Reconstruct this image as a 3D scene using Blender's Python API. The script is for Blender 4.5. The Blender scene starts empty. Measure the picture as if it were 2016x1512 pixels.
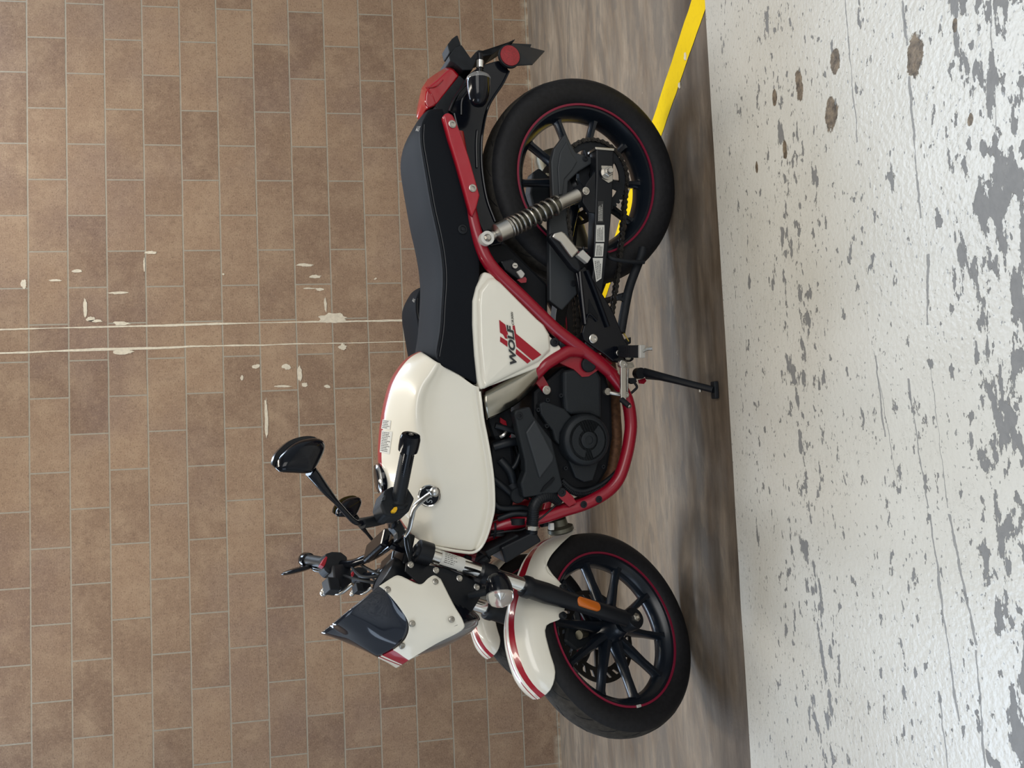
import bpy, bmesh, math, random
from mathutils import Vector, Matrix
from mathutils.bvhtree import BVHTree
random.seed(7)
SC = bpy.context.scene
COL = SC.collection
R = math.radians

# ------------------------------------------------------------------ camera, world, lights, exposure
CAM_POS = Vector((-0.0475, -4.4914, 0.8766))
CAM_RIGHT = Vector((0.997452733, -0.062608639, -0.034179007))   # right of the upright view
CAM_DOWN = Vector((-0.043092828, -0.147069279, -0.988187045))
CAM_FWD = Vector((0.056842364, 0.987142738, -0.149392637))
cam_data = bpy.data.cameras.new('camera')
cam_data.sensor_fit = 'HORIZONTAL'
cam_data.sensor_width = 36.0
cam_data.lens = 1500.0 / 2016.0 * 36.0
cam_data.clip_start = 0.02
cam = bpy.data.objects.new('camera', cam_data)
COL.objects.link(cam)
cm = Matrix((CAM_DOWN, CAM_RIGHT, -CAM_FWD)).transposed().to_4x4()   # the phone was held upright, so the frame lies on its side
cm.translation = CAM_POS
cam.matrix_world = cm
SC.camera = cam

SC.view_settings.view_transform = 'Standard'
SC.view_settings.look = 'None'
SC.view_settings.exposure = 0.0
SC.view_settings.gamma = 1.0
SC.view_settings.use_curve_mapping = False

world = bpy.data.worlds.new('world')
SC.world = world
world.use_nodes = True
wb = world.node_tree.nodes['Background']
wb.inputs[0].default_value = (0.80, 0.90, 1.0, 1)
wb.inputs[1].default_value = 0.35


def area_light(name, loc, target, sx, sy, power, color):
    d = bpy.data.lights.new(name, 'AREA')
    d.shape = 'RECTANGLE'
    d.size = sx
    d.size_y = sy
    d.energy = power
    d.color = color
    o = bpy.data.objects.new(name, d)
    COL.objects.link(o)
    o.location = loc
    o.rotation_euler = (Vector(target) - Vector(loc)).to_track_quat('-Z', 'Y').to_euler()
    return o


# fluorescent tubes under the garage ceiling and the open daylight side behind the photographer
area_light('tube_light', (-0.9, -2.1, 3.85), (-0.9, -2.1, 0), 0.25, 2.6, 46, (1.0, 0.92, 0.80))
area_light('tube_light', (1.6, -2.1, 3.85), (1.6, -2.1, 0), 0.25, 2.6, 58, (1.0, 0.92, 0.80))
area_light('clerestory_daylight', (-2.6, -0.02, 3.62), (-2.2, -3.2, 0.0), 2.8, 0.8, 125, (0.62, 0.78, 1.0))
area_light('clerestory_daylight', (1.9, -0.02, 3.62), (1.6, -3.2, 0.0), 2.6, 0.8, 92, (0.68, 0.82, 1.0))
area_light('daylight_opening', (-4.6, -6.2, 1.8), (-0.9, -1.6, 0.4), 3.0, 2.2, 46, (0.66, 0.80, 1.0))
area_light('daylight_opening', (2.0, -7.4, 2.0), (0.2, -1.4, 0.5), 4.4, 2.4, 122, (1.0, 0.97, 0.93))

# ------------------------------------------------------------------ frames
# bike frame: origin at the rear tyre's contact patch, x rearward, y away from the viewer, z up the leaning bike
BIKE = Matrix.Translation((0.683, -2.208, 0.006)) @ Matrix.Rotation(-0.037, 4, 'Z') @ Matrix.Rotation(0.213, 4, 'X')
BIKE_I = BIKE.inverted()
RAKE = R(28.9)
AXIS = Vector((math.sin(RAKE), 0, math.cos(RAKE)))
FORE = Vector((-math.cos(RAKE), 0, math.sin(RAKE)))
FRONT_C = Vector((-1.349, 0, 0.297))
REAR_C = Vector((0, 0, 0.303))
PIV = FRONT_C - 0.065 * FORE
STEER = Matrix.Translation(PIV) @ Matrix.Rotation(0.572, 4, AXIS) @ Matrix.Translation(-PIV)
STEER_I = STEER.inverted()


def ray_dir(x, y):
    return CAM_RIGHT * ((756 - y) / 1500.0) + CAM_DOWN * ((x - 1008) / 1500.0) + CAM_FWD


def U(x, y, s=0.0, fr='B'):
    """Measured point of the bike: seen at photo position x, y and s metres left of the bike's own mid plane."""
    d = BIKE_I.to_3x3() @ ray_dir(x, y)
    c = BIKE_I @ CAM_POS
    if fr == 'S':
        d = STEER_I.to_3x3() @ d
        c = STEER_I @ c
    return c + d * ((-s - c.y) / d.y)


def US(pts, s, fr='B'):
    return [U(p[0], p[1], p[2] if len(p) > 2 else s, fr) for p in pts]


def ground(x, y, h=0.0):
    d = ray_dir(x, y)
    return CAM_POS + d * ((h - CAM_POS.z) / d.z)


def on_wall(x, y, off=0.0):
    d = ray_dir(x, y)
    return CAM_POS + d * ((-off - CAM_POS.y) / d.y)


# ------------------------------------------------------------------ materials
def mat(name, col, rough=0.5, metal=0.0, coat=0.0, spec=0.5, trans=0.0, ior=1.45, noise=0.0, nscale=40.0, bump=0.0, bscale=200.0, alpha=1.0):
    m = bpy.data.materials.new(name)
    m.use_nodes = True
    nt = m.node_tree
    b = nt.nodes['Principled BSDF']
    b.inputs['Base Color'].default_value = (*col, 1)
    b.inputs['Roughness'].default_value = rough
    b.inputs['Metallic'].default_value = metal
    b.inputs['Coat Weight'].default_value = coat
    b.inputs['Coat Roughness'].default_value = 0.06
    b.inputs['Specular IOR Level'].default_value = spec
    b.inputs['Transmission Weight'].default_value = trans
    b.inputs['IOR'].default_value = ior
    b.inputs['Alpha'].default_value = alpha
    tc = nt.nodes.new('ShaderNodeTexCoord')
    if noise > 0:
        n = nt.nodes.new('ShaderNodeTexNoise')
        n.inputs['Scale'].default_value = nscale
        n.inputs['Detail'].default_value = 6
        nt.links.new(tc.outputs['Object'], n.inputs['Vector'])
        r = nt.nodes.new('ShaderNodeValToRGB')
        r.color_ramp.elements[0].position = 0.3
        r.color_ramp.elements[1].position = 0.7
        r.color_ramp.elements[0].color = (*[c * (1 - noise) for c in col], 1)
        r.color_ramp.elements[1].color = (*[min(1, c * (1 + noise)) for c in col], 1)
        nt.links.new(n.outputs['Fac'], r.inputs['Fac'])
        nt.links.new(r.outputs['Color'], b.inputs['Base Color'])
    if bump > 0:
        n2 = nt.nodes.new('ShaderNodeTexNoise')
        n2.inputs['Scale'].default_value = bscale
        n2.inputs['Detail'].default_value = 3
        nt.links.new(tc.outputs['Object'], n2.inputs['Vector'])
        bp = nt.nodes.new('ShaderNodeBump')
        bp.inputs['Strength'].default_value = bump
        bp.inputs['Distance'].default_value = 0.002
        nt.links.new(n2.outputs['Fac'], bp.inputs['Height'])
        nt.links.new(bp.outputs['Normal'], b.inputs['Normal'])
    return m


class NT:
    """small helper to write node graphs as expressions"""
    def __init__(self, m):
        self.nt = m.node_tree
        self.n = self.nt.nodes
        self.l = self.nt.links

    def _in(self, sock, v):
        if isinstance(v, (int, float)):
            sock.default_value = v
        elif isinstance(v, tuple):
            sock.default_value = v if len(v) == len(sock.default_value) else (*v, 1)
        else:
            self.l.new(v, sock)

    def math(self, op, a, b=0.0, c=0.0, clamp=False):
        x = self.n.new('ShaderNodeMath')
        x.operation = op
        x.use_clamp = clamp
        self._in(x.inputs[0], a)
        self._in(x.inputs[1], b)
        self._in(x.inputs[2], c)
        return x.outputs[0]

    def mix(self, f, a, b):
        x = self.n.new('ShaderNodeMix')
        x.data_type = 'RGBA'
        self._in(x.inputs[0], f)
        self._in(x.inputs[6], a)
        self._in(x.inputs[7], b)
        return x.outputs[2]

    def noise(self, vec, scale, detail=4, rough=0.5, dist=0.0):
        x = self.n.new('ShaderNodeTexNoise')
        self.l.new(vec, x.inputs['Vector'])
        x.inputs['Scale'].default_value = scale
        x.inputs['Detail'].default_value = detail
        x.inputs['Roughness'].default_value = rough
        x.inputs['Distortion'].default_value = dist
        return x.outputs['Fac']

    def ramp(self, f, lo, hi):
        x = self.n.new('ShaderNodeMapRange')
        self._in(x.inputs[0], f)
        x.inputs[1].default_value = lo
        x.inputs[2].default_value = hi
        x.clamp = True
        return x.outputs[0]

    def mapping(self, vec, loc=(0, 0, 0), scale=(1, 1, 1), rot=(0, 0, 0)):
        x = self.n.new('ShaderNodeMapping')
        self.l.new(vec, x.inputs[0])
        x.inputs['Location'].default_value = loc
        x.inputs['Rotation'].default_value = rot
        x.inputs['Scale'].default_value = scale
        return x.outputs[0]

    def sep(self, vec):
        x = self.n.new('ShaderNodeSeparateXYZ')
        self.l.new(vec, x.inputs[0])
        return x.outputs

    def comb(self, a, b, c):
        x = self.n.new('ShaderNodeCombineXYZ')
        for i, v in enumerate((a, b, c)):
            self._in(x.inputs[i], v)
        return x.outputs[0]

    def obj(self):
        return self.n.new('ShaderNodeTexCoord').outputs['Object']

    def bump(self, h, strength, dist):
        x = self.n.new('ShaderNodeBump')
        x.inputs['Strength'].default_value = strength
        x.inputs['Distance'].default_value = dist
        self.l.new(h, x.inputs['Height'])
        return x.outputs[0]


def blank(name):
    m = bpy.data.materials.new(name)
    m.use_nodes = True
    return m, NT(m), m.node_tree.nodes['Principled BSDF']


M = {}
M['white'] = mat('cream_white_paint', (0.80, 0.765, 0.66), 0.28, coat=0.6)
M['red'] = mat('red_paint', (0.36, 0.003, 0.016), 0.3, coat=0.5)
M['redframe'] = mat('red_frame_paint', (0.27, 0.003, 0.016), 0.32, coat=0.35)
M['gloss'] = mat('gloss_black', (0.004, 0.005, 0.008), 0.14, spec=0.3, coat=0.1)
M['black'] = mat('satin_black', (0.0065, 0.008, 0.011), 0.40, spec=0.35)
M['matte'] = mat('matte_black_plastic', (0.010, 0.012, 0.015), 0.6, spec=0.3, noise=0.2, nscale=60)
M['engine'] = mat('engine_grey', (0.014, 0.017, 0.020), 0.5, spec=0.3, bump=0.12, bscale=500)
M['engine2'] = mat('engine_cover_grey', (0.034, 0.038, 0.042), 0.45, spec=0.3, bump=0.08, bscale=500)
M['dark'] = mat('dark_engine_black', (0.004, 0.005, 0.007), 0.6, spec=0.25)
M['rubber'] = mat('tyre_rubber', (0.0095, 0.0095, 0.011), 0.6, spec=0.3, noise=0.25, nscale=90, bump=0.1, bscale=300)
M['tread'] = mat('dusty_tread', (0.040, 0.036, 0.031), 0.8, spec=0.25, noise=0.3, nscale=70)
M['hose'] = mat('hose_rubber', (0.007, 0.009, 0.012), 0.45, spec=0.35)
M['rim'] = mat('rim_black', (0.006, 0.009, 0.014), 0.26)
M['tape'] = mat('red_rim_tape', (0.20, 0.006, 0.03), 0.5)
M['seat'] = mat('black_vinyl', (0.0070, 0.0085, 0.0115), 0.65, spec=0.12, bump=0.12, bscale=900)
M['stitch'] = mat('grey_stitch', (0.16, 0.16, 0.16), 0.7)
M['chrome'] = mat('chrome', (0.74, 0.73, 0.70), 0.12, metal=1.0)
M['alu'] = mat('brushed_aluminium', (0.56, 0.54, 0.50), 0.34, metal=1.0)
M['steel'] = mat('worn_steel', (0.42, 0.40, 0.36), 0.38, metal=1.0, noise=0.25, nscale=120)
M['paintsilver'] = mat('silver_paint', (0.50, 0.485, 0.45), 0.42, metal=0.25)
M['chain'] = mat('oily_chain', (0.034, 0.031, 0.028), 0.42, metal=0.6)
M['amber'] = mat('amber_reflector', (0.55, 0.13, 0.01), 0.25, coat=0.5)
M['redlens'] = mat('red_lens', (0.36, 0.002, 0.010), 0.12, coat=0.8)
M['redref'] = mat('red_reflector', (0.26, 0.006, 0.012), 0.3, coat=0.3, noise=0.35, nscale=400)
M['clear'] = mat('clear_lens', (0.95, 0.95, 0.94), 0.05, trans=0.84, ior=1.35)
M['smoke'] = mat('smoked_screen', (0.006, 0.009, 0.018), 0.07, coat=0.8)
M['rust'] = mat('rusty_exhaust', (0.12, 0.055, 0.026), 0.6, metal=0.4, noise=0.4, nscale=80)
M['label'] = mat('white_label', (0.62, 0.61, 0.56), 0.5)
M['ink'] = mat('label_ink', (0.03, 0.03, 0.03), 0.6)
M['greyink'] = mat('grey_ink', (0.12, 0.12, 0.13), 0.5)
M['yellow'] = mat('yellow_switch', (0.75, 0.42, 0.01), 0.4)
M['wire'] = mat('yellow_wire', (0.45, 0.32, 0.05), 0.5)
M['grip'] = mat('grip_rubber', (0.008, 0.010, 0.013), 0.5, spec=0.35)
M['decal'] = mat('red_decal', (0.33, 0.004, 0.016), 0.4)
M['mirrorglass'] = mat('mirror_glass', (0.7, 0.72, 0.75), 0.03, metal=1.0)
M['airbox'] = mat('brushed_airbox_trim', (0.36, 0.34, 0.285), 0.22, metal=1.0)
M['olive'] = mat('horn_steel', (0.10, 0.095, 0.07), 0.4, metal=0.6)


def stripe_mat(name, bands):
    """cream paint with red racing stripes that follow the mid plane of the bike"""
    m, g, b = blank(name)
    an = g.n.new('ShaderNodeAttribute')
    an.attribute_name = 'lateral'
    y = g.math('MULTIPLY', an.outputs['Fac'], -1.0)
    f = 0.0
    for lo, hi in bands:
        k = g.math('MULTIPLY', g.math('GREATER_THAN', y, lo), g.math('LESS_THAN', y, hi))
        f = g.math('ADD', k, f)
    g.l.new(g.mix(f, (0.80, 0.765, 0.66, 1), (0.33, 0.004, 0.016, 1)), b.inputs['Base Color'])
    b.inputs['Roughness'].default_value = 0.28
    b.inputs['Coat Weight'].default_value = 0.6
    b.inputs['Coat Roughness'].default_value = 0.06
    return m


M['tankpaint'] = stripe_mat('tank_paint', [(-0.026, 0.026)])

# ------------------------------------------------------------------ mesh helpers


def smooth_path(pts, n):
    """Catmull-Rom through pts, n points evenly by parameter"""
    p = [Vector(q) for q in pts]
    if len(p) < 3:
        return [p[0].lerp(p[-1], i / (n - 1)) for i in range(n)]
    ext = [p[0] * 2 - p[1]] + p + [p[-1] * 2 - p[-2]]
    # sample densely, then resample by length
    dense = []
    for i in range(len(p) - 1):
        a, b, c, d = ext[i:i + 4]
        for k in range(12):
            t = k / 12
            dense.append(0.5 * ((2 * b) + (c - a) * t + (2 * a - 5 * b + 4 * c - d) * t * t + (3 * b - a - 3 * c + d) * t ** 3))
    dense.append(p[-1])
    L = [0]
    for i in range(1, len(dense)):
        L.append(L[-1] + (dense[i] - dense[i - 1]).length)
    out = []
    j = 0
    for i in range(n):
        t = L[-1] * i / (n - 1)
        while j < len(L) - 2 and L[j + 1] < t:
            j += 1
        seg = L[j + 1] - L[j]
        out.append(dense[j].lerp(dense[j + 1], (t - L[j]) / seg if seg > 1e-9 else 0))
    return out


def cat_param(pts, n, ph=None):
    """Catmull-Rom through pts at n even parameter steps; ph is an optional point before the first"""
    p = [Vector(q) for q in pts]
    ext = [Vector(ph) if ph is not None else p[0] * 2 - p[1]] + p + [p[-1] * 2 - p[-2]]
    out = []
    for i in range(n):
        u = i / (n - 1) * (len(p) - 1)
        k = min(int(u), len(p) - 2)
        t = u - k
        a, b, c, d = ext[k:k + 4]
        out.append(0.5 * ((2 * b) + (c - a) * t + (2 * a - 5 * b + 4 * c - d) * t * t + (3 * b - a - 3 * c + d) * t ** 3))
    return out


def densify(rows, n, sym=True):
    """more rows between control rows; the first row lies on the mid plane"""
    cols = []
    for col in zip(*rows):
        ph = Vector((col[1].x, -col[1].y, col[1].z)) if sym else None
        cols.append(cat_param(col, n, ph))
    return [list(r) for r in zip(*cols)]


def surface(rows):
    """search tree of a net of rows, for laying stickers on it"""
    n = len(rows[0])
    vs = [q for r in rows for q in r]
    fs = [(i * n + j, (i + 1) * n + j, (i + 1) * n + j + 1, i * n + j + 1) for i in range(len(rows) - 1) for j in range(n - 1)]
    return BVHTree.FromPolygons(vs, fs)


def lay(tree, x, y, lift=0.0008):
    o = BIKE_I @ CAM_POS
    d = (BIKE_I.to_3x3() @ ray_dir(x, y)).normalized()
    hit = tree.ray_cast(o, d)
    if hit[0] is None:
        hit = tree.find_nearest(U(x, y, .05))
    n = hit[1] if hit[1].dot(d) < 0 else -hit[1]
    return hit[0] + n * lift, n


class MB:
    def __init__(self):
        self.v, self.f, self.m = [], [], []

    def add(self, vs, fs, mi=0):
        o = len(self.v)
        self.v += [Vector(q) for q in vs]
        self.f += [tuple(i + o for i in f) for f in fs]
        self.m += [mi] * len(fs)
        return self

    def loft(self, rings, closed=True, cap=True, mi=0, loop=False):
        n = len(rings[0])
        vs = [q for r in rings for q in r]
        fs = []
        K = len(rings) if loop else len(rings) - 1
        for i in range(K):
            i2 = (i + 1) % len(rings)
            for j in range(n if closed else n - 1):
                k = (j + 1) % n
                fs.append((i * n + j, i2 * n + j, i2 * n + k, i * n + k))
        if cap and closed and not loop:
            fs.append(tuple(range(n)))
            fs.append(tuple((len(rings) - 1) * n + j for j in reversed(range(n))))
        return self.add(vs, fs, mi)

    def tube(self, pts, r, n=12, res=None, cap=True, mi=0, sq=1.0):
        p = smooth_path(pts, res) if res else [Vector(q) for q in pts]
        rs = r if isinstance(r, (list, tuple)) else [r]
        rings = []
        t0 = (p[1] - p[0]).normalized()
        up = Vector((0, 0, 1)) if abs(t0.z) < 0.9 else Vector((1, 0, 0))
        nrm = t0.cross(up).normalized()
        for i, q in enumerate(p):
            t = ((p[min(i + 1, len(p) - 1)] - p[max(i - 1, 0)])).normalized()
            nrm = (nrm - t * nrm.dot(t)).normalized()
            bn = t.cross(nrm)
            x = i / (len(p) - 1) * (len(rs) - 1)
            a = int(min(x, len(rs) - 2)) if len(rs) > 1 else 0
            rr = rs[0] if len(rs) == 1 else rs[a] + (rs[a + 1] - rs[a]) * (x - a)
            rings.append([q + (nrm * math.cos(2 * math.pi * k / n) + bn * sq * math.sin(2 * math.pi * k / n)) * rr for k in range(n)])
        return self.loft(rings, True, cap, mi)

    def lathe(self, prof, o, ax, n=32, mi=0, loop=False, cap=True, sx=1.0, xdir=None):
        ax = Vector(ax).normalized()
        o = Vector(o)
        a = Vector(xdir).normalized() if xdir else (ax.cross(Vector((0, 0, 1))) if abs(ax.z) < 0.9 else ax.cross(Vector((1, 0, 0)))).normalized()
        a = (a - ax * a.dot(ax)).normalized()
        b = ax.cross(a)
        rings = [[o + ax * h + (a * sx * math.cos(2 * math.pi * k / n) + b * math.sin(2 * math.pi * k / n)) * max(r, 1e-5) for k in range(n)] for r, h in prof]
        return self.loft(rings, True, cap, mi, loop)

    def cyl(self, a, b, r, n=20, mi=0, r2=None):
        return self.tube([a, b], [r, r2 if r2 is not None else r], n, mi=mi)

    def box(self, c, ex, ey, ez, mi=0):
        """c centre, half-extent vectors"""
        c, ex, ey, ez = map(Vector, (c, ex, ey, ez))
        vs = [c + ex * sx + ey * sy + ez * sz for sz in (-1, 1) for sy in (-1, 1) for sx in (-1, 1)]
        return self.add(vs, [(0, 2, 3, 1), (4, 5, 7, 6), (0, 1, 5, 4), (2, 6, 7, 3), (0, 4, 6, 2), (1, 3, 7, 5)], mi)

    def plate(self, pts, thick, mi=0, inset=0.0):
        """outline of local points lying on a left-facing plane, given thickness away from the viewer"""
        n = len(pts)
        c = sum((Vector(p) for p in pts), Vector()) / n
        back = [Vector(p) + Vector((0, thick, 0)) for p in pts]
        front = [Vector(p) + (c - Vector(p)) * inset for p in pts]
        fs = [tuple(range(n)), tuple(n + j for j in reversed(range(n)))]
        fs += [(j, n + j, n + (j + 1) % n, (j + 1) % n) for j in range(n)]
        return self.add(front + back, fs, mi)

    def net(self, rows, cols=None, mi=0):
        """control rows (lists of points), resampled to the same count"""
        if cols:
            rows = [smooth_path(r, cols) for r in rows]
        return self.loft(rows, closed=False, cap=False, mi=mi)

    def mirror(self):
        o = len(self.v)
        self.v += [Vector((q.x, -q.y, q.z)) for q in self.v]
        nf = len(self.f)
        for i in range(nf):
            self.f.append(tuple(j + o for j in reversed(self.f[i])))
            self.m.append(self.m[i])
        return self

    def flip(self):
        self.v = [Vector((q.x, -q.y, q.z)) for q in self.v]
        self.f = [tuple(reversed(f)) for f in self.f]
        return self

    def build(self, name, mats, parent=None, fr='B', smooth=True, bevel=0.0, sub=0, weld=0.0, solid=0.0, label=None, seg=2, angle=35, lateral=False):
        me = bpy.data.meshes.new(name)
        T = STEER if fr == 'S' else None
        me.from_pydata([(T @ q if T else q)[:] for q in self.v], [], self.f)
        if not isinstance(mats, (list, tuple)):
            mats = [mats]
        for m in mats:
            me.materials.append(M[m] if isinstance(m, str) else m)
        me.polygons.foreach_set('material_index', self.m)
        if lateral:
            at = me.attributes.new('lateral', 'FLOAT', 'POINT')
            at.data.foreach_set('value', [q.y for q in self.v])
        bm = bmesh.new()
        bm.from_mesh(me)
        if weld:
            bmesh.ops.remove_doubles(bm, verts=bm.verts, dist=weld)
        bmesh.ops.recalc_face_normals(bm, faces=bm.faces)
        bm.to_mesh(me)
        bm.free()
        me.polygons.foreach_set('use_smooth', [smooth] * len(me.polygons))
        o = bpy.data.objects.new(name, me)
        COL.objects.link(o)
        if parent:
            o.parent = parent
        if solid:
            md = o.modifiers.new('solid', 'SOLIDIFY')
            md.thickness = solid
            md.offset = 0
        if sub:
            md = o.modifiers.new('sub', 'SUBSURF')
            md.levels = sub
            md.render_levels = sub
        if bevel:
            md = o.modifiers.new('bevel', 'BEVEL')
            md.width = bevel
            md.segments = seg
            md.limit_method = 'ANGLE'
            md.angle_limit = R(angle)
        if smooth and not sub:
            try:
                me.set_sharp_from_angle(angle=R(40))
            except Exception:
                pass
        if label:
            o['label'] = label
        return o


def text_obj(name, body, origin, xd, yd, size, m, parent, fr='B', width=None, shear=0.0, thick=0.0006, bold=0.0):
    cu = bpy.data.curves.new(name, 'FONT')
    cu.body = body
    cu.size = 1.0
    cu.shear = shear
    cu.offset = bold
    cu.extrude = 0.0
    cu.resolution_u = 3
    tmp = bpy.data.objects.new(name, cu)
    COL.objects.link(tmp)
    dg = bpy.context.evaluated_depsgraph_get()
    me = bpy.data.meshes.new_from_object(tmp.evaluated_get(dg))
    bpy.data.objects.remove(tmp)
    bpy.data.curves.remove(cu)
    xs = [v.co.x for v in me.vertices]
    x0, w = min(xs), max(xs) - min(xs)
    ys = [v.co.y for v in me.vertices]
    y0, h = min(ys), max(ys) - min(ys)
    xd = Vector(xd).normalized()
    yd = Vector(yd).normalized()
    nd = xd.cross(yd)
    sy = size / h
    sx = (width / w) if width else sy
    T = STEER if fr == 'S' else Matrix.Identity(4)
    for v in me.vertices:
        q = Vector(origin) + xd * ((v.co.x - x0) * sx) + yd * ((v.co.y - y0) * sy) + nd * thick
        v.co = T @ q
    me.materials.clear()
    me.materials.append(M[m] if isinstance(m, str) else m)
    o = bpy.data.objects.new(name, me)
    COL.objects.link(o)
    o.parent = parent
    return o


def thing(name, label, cat, mw=None, group=None):
    o = bpy.data.objects.new(name, None)
    o.empty_display_size = 0.1
    COL.objects.link(o)
    if mw:
        o.matrix_world = mw
    o['label'] = label
    o['category'] = cat
    if group:
        o['group'] = group
    return o


def structure(name, mb, m, **k):
    o = mb.build(name, m, **k)
    o['kind'] = 'structure'
    return o

# ------------------------------------------------------------------ the setting
COURSE = 0.2032


def brick_material():
    m, g, b = blank('brown_block_wall')
    v = g.obj()
    x, y, z = g.sep(v)
    wob = g.noise(v, 6.0, 3)
    vv = g.comb(x, g.math('ADD', z, g.math('MULTIPLY', g.math('SUBTRACT', wob, 0.5), 0.004)), 0.0)
    t = g.n.new('ShaderNodeTexBrick')
    g.l.new(g.mapping(vv, loc=(BR_X, BR_Z, 0)), t.inputs['Vector'])
    t.offset = 0.5
    t.offset_frequency = 2
    t.squash = 1.0
    t.inputs['Scale'].default_value = 1.0
    t.inputs['Brick Width'].default_value = 2 * COURSE
    t.inputs['Row Height'].default_value = COURSE
    t.inputs['Mortar Size'].default_value = 0.0047
    t.inputs['Mortar Smooth'].default_value = 0.35
    t.inputs['Bias'].default_value = 0.0
    t.inputs['Color1'].default_value = (0, 0, 0, 1)
    t.inputs['Color2'].default_value = (1, 1, 1, 1)
    t.inputs['Mortar'].default_value = (0.5, 0.5, 0.5, 1)
    rnd = g.sep(t.outputs['Color'])[0]
    base = g.mix(rnd, (0.225, 0.147, 0.100, 1), (0.345, 0.235, 0.155, 1))
    blot = g.ramp(g.noise(v, 5.5, 5, 0.65), 0.45, 0.68)
    base = g.mix(g.math('MULTIPLY', blot, 0.6), base, (0.42, 0.305, 0.205, 1))
    mau = g.ramp(g.noise(g.mapping(v, loc=(4, 9, 2)), 1.6, 3, 0.6), 0.5, 0.75)
    base = g.mix(g.math('MULTIPLY', mau, 0.55), base, (0.205, 0.140, 0.122, 1))
    grain = g.noise(g.mapping(v, scale=(1, 1, 1.35)), 105.0, 3, 0.75)
    mott = g.noise(g.mapping(v, loc=(2, 0, 5)), 34.0, 4, 0.7)
    base = g.mix(g.math('MULTIPLY', g.ramp(mott, 0.52, 0.72), 0.45), base, (0.40, 0.285, 0.19, 1))
    base = g.mix(g.math('MULTIPLY', g.ramp(mott, 0.48, 0.30), 0.40), base, (0.155, 0.10, 0.07, 1))
    base = g.mix(g.math('MULTIPLY', g.ramp(grain, 0.56, 0.66), 0.6), base, (0.09, 0.055, 0.04, 1))
    base = g.mix(g.math('MULTIPLY', g.ramp(grain, 0.45, 0.32), 0.5), base, (0.47, 0.35, 0.24, 1))
    mort = g.mix(g.noise(v, 40, 3), (0.28, 0.25, 0.20, 1), (0.41, 0.37, 0.30, 1))
    f = t.outputs['Fac']
    col = g.mix(f, base, mort)
    # dusty cement smears low on the wall
    low = g.math('MULTIPLY', g.ramp(z, 0.05, 0.0), g.ramp(g.noise(v, 14, 4), 0.42, 0.6))
    col = g.mix(g.math('MULTIPLY', low, 0.7), col, (0.62, 0.56, 0.44, 1))
    g.l.new(col, b.inputs['Base Color'])
    b.inputs['Roughness'].default_value = 0.75
    b.inputs['Specular IOR Level'].default_value = 0.3
    hgt = g.math('SUBTRACT', g.math('MULTIPLY', grain, 0.25), f)
    g.l.new(g.bump(hgt, 0.55, 0.004), b.inputs['Normal'])
    return m


BR_X, BR_Z = 0.0, 0.0
BR_X = -2.455 + COURSE + 40 * COURSE
BR_Z = -0.015
M['brick'] = brick_material()

w = MB()
w.box((-0.5, 0.1, 1.575), (5.5, 0, 0), (0, 0.1, 0), (0, 0, 1.625))
wall = structure('wall_back', w, 'brick', smooth=False)


def floor_material():
    m, g, b = blank('stained_concrete_floor')
    v = g.obj()
    st = g.mapping(v, scale=(0.75, 2.2, 1))
    n1 = g.noise(st, 2.6, 8, 0.66, 0.6)
    n2 = g.noise(g.mapping(v, loc=(3, 5, 0), scale=(0.7, 2.6, 1)), 8.0, 7, 0.7, 0.3)
    n4 = g.noise(g.mapping(v, loc=(8, 1, 0), scale=(0.8, 2.0, 1)), 3.6, 5, 0.55, 0.5)
    n3 = g.noise(v, 90, 3, 0.6)
    c = g.mix(g.ramp(n1, 0.34, 0.66), (0.160, 0.118, 0.082, 1), (0.325, 0.262, 0.195, 1))
    c = g.mix(g.math('MULTIPLY', g.ramp(n2, 0.42, 0.62), 0.6), c, (0.150, 0.130, 0.108, 1))
    c = g.mix(g.math('MULTIPLY', g.ramp(n4, 0.555, 0.585), 0.5), c, (0.135, 0.118, 0.100, 1))
    # bike's shade and brown staining, painted into the floor colour beside the walk
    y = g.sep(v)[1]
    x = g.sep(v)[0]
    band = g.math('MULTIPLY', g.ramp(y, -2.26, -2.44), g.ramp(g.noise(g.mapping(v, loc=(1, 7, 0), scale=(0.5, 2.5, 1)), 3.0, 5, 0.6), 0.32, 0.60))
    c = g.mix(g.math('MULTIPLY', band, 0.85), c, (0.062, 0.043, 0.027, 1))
    c = g.mix(g.math('MULTIPLY', g.ramp(n3, 0.62, 0.8), 0.35), c, (0.07, 0.055, 0.045, 1))
    specks = g.ramp(g.noise(v, 26, 2, 0.8), 0.745, 0.78)
    c = g.mix(g.math('MULTIPLY', specks, 0.5), c, (0.50, 0.44, 0.34, 1))
    g.l.new(c, b.inputs['Base Color'])
    g.l.new(g.ramp(n1, 0.0, 1.6), b.inputs['Roughness'])
    b.inputs['Specular IOR Level'].default_value = 0.35
    rr = g.math('ADD', 0.42, g.math('MULTIPLY', n2, 0.3))
    g.l.new(rr, b.inputs['Roughness'])
    g.l.new(g.bump(g.math('ADD', n3, n2), 0.25, 0.002), b.inputs['Normal'])
    return m


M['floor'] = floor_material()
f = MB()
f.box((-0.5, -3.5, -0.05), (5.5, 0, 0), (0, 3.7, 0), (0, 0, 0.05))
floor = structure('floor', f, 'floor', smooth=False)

cl = MB()
cl.box((-0.5, -3.2, 4.05), (5.5, 0, 0), (0, 3.4, 0), (0, 0, 0.05))
structure('ceiling', cl, mat('ceiling_concrete', (0.30, 0.28, 0.25), 0.9, noise=0.15, nscale=3), smooth=False)

SLAB_H = 0.012
EDGE_Y = -2.588


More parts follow.
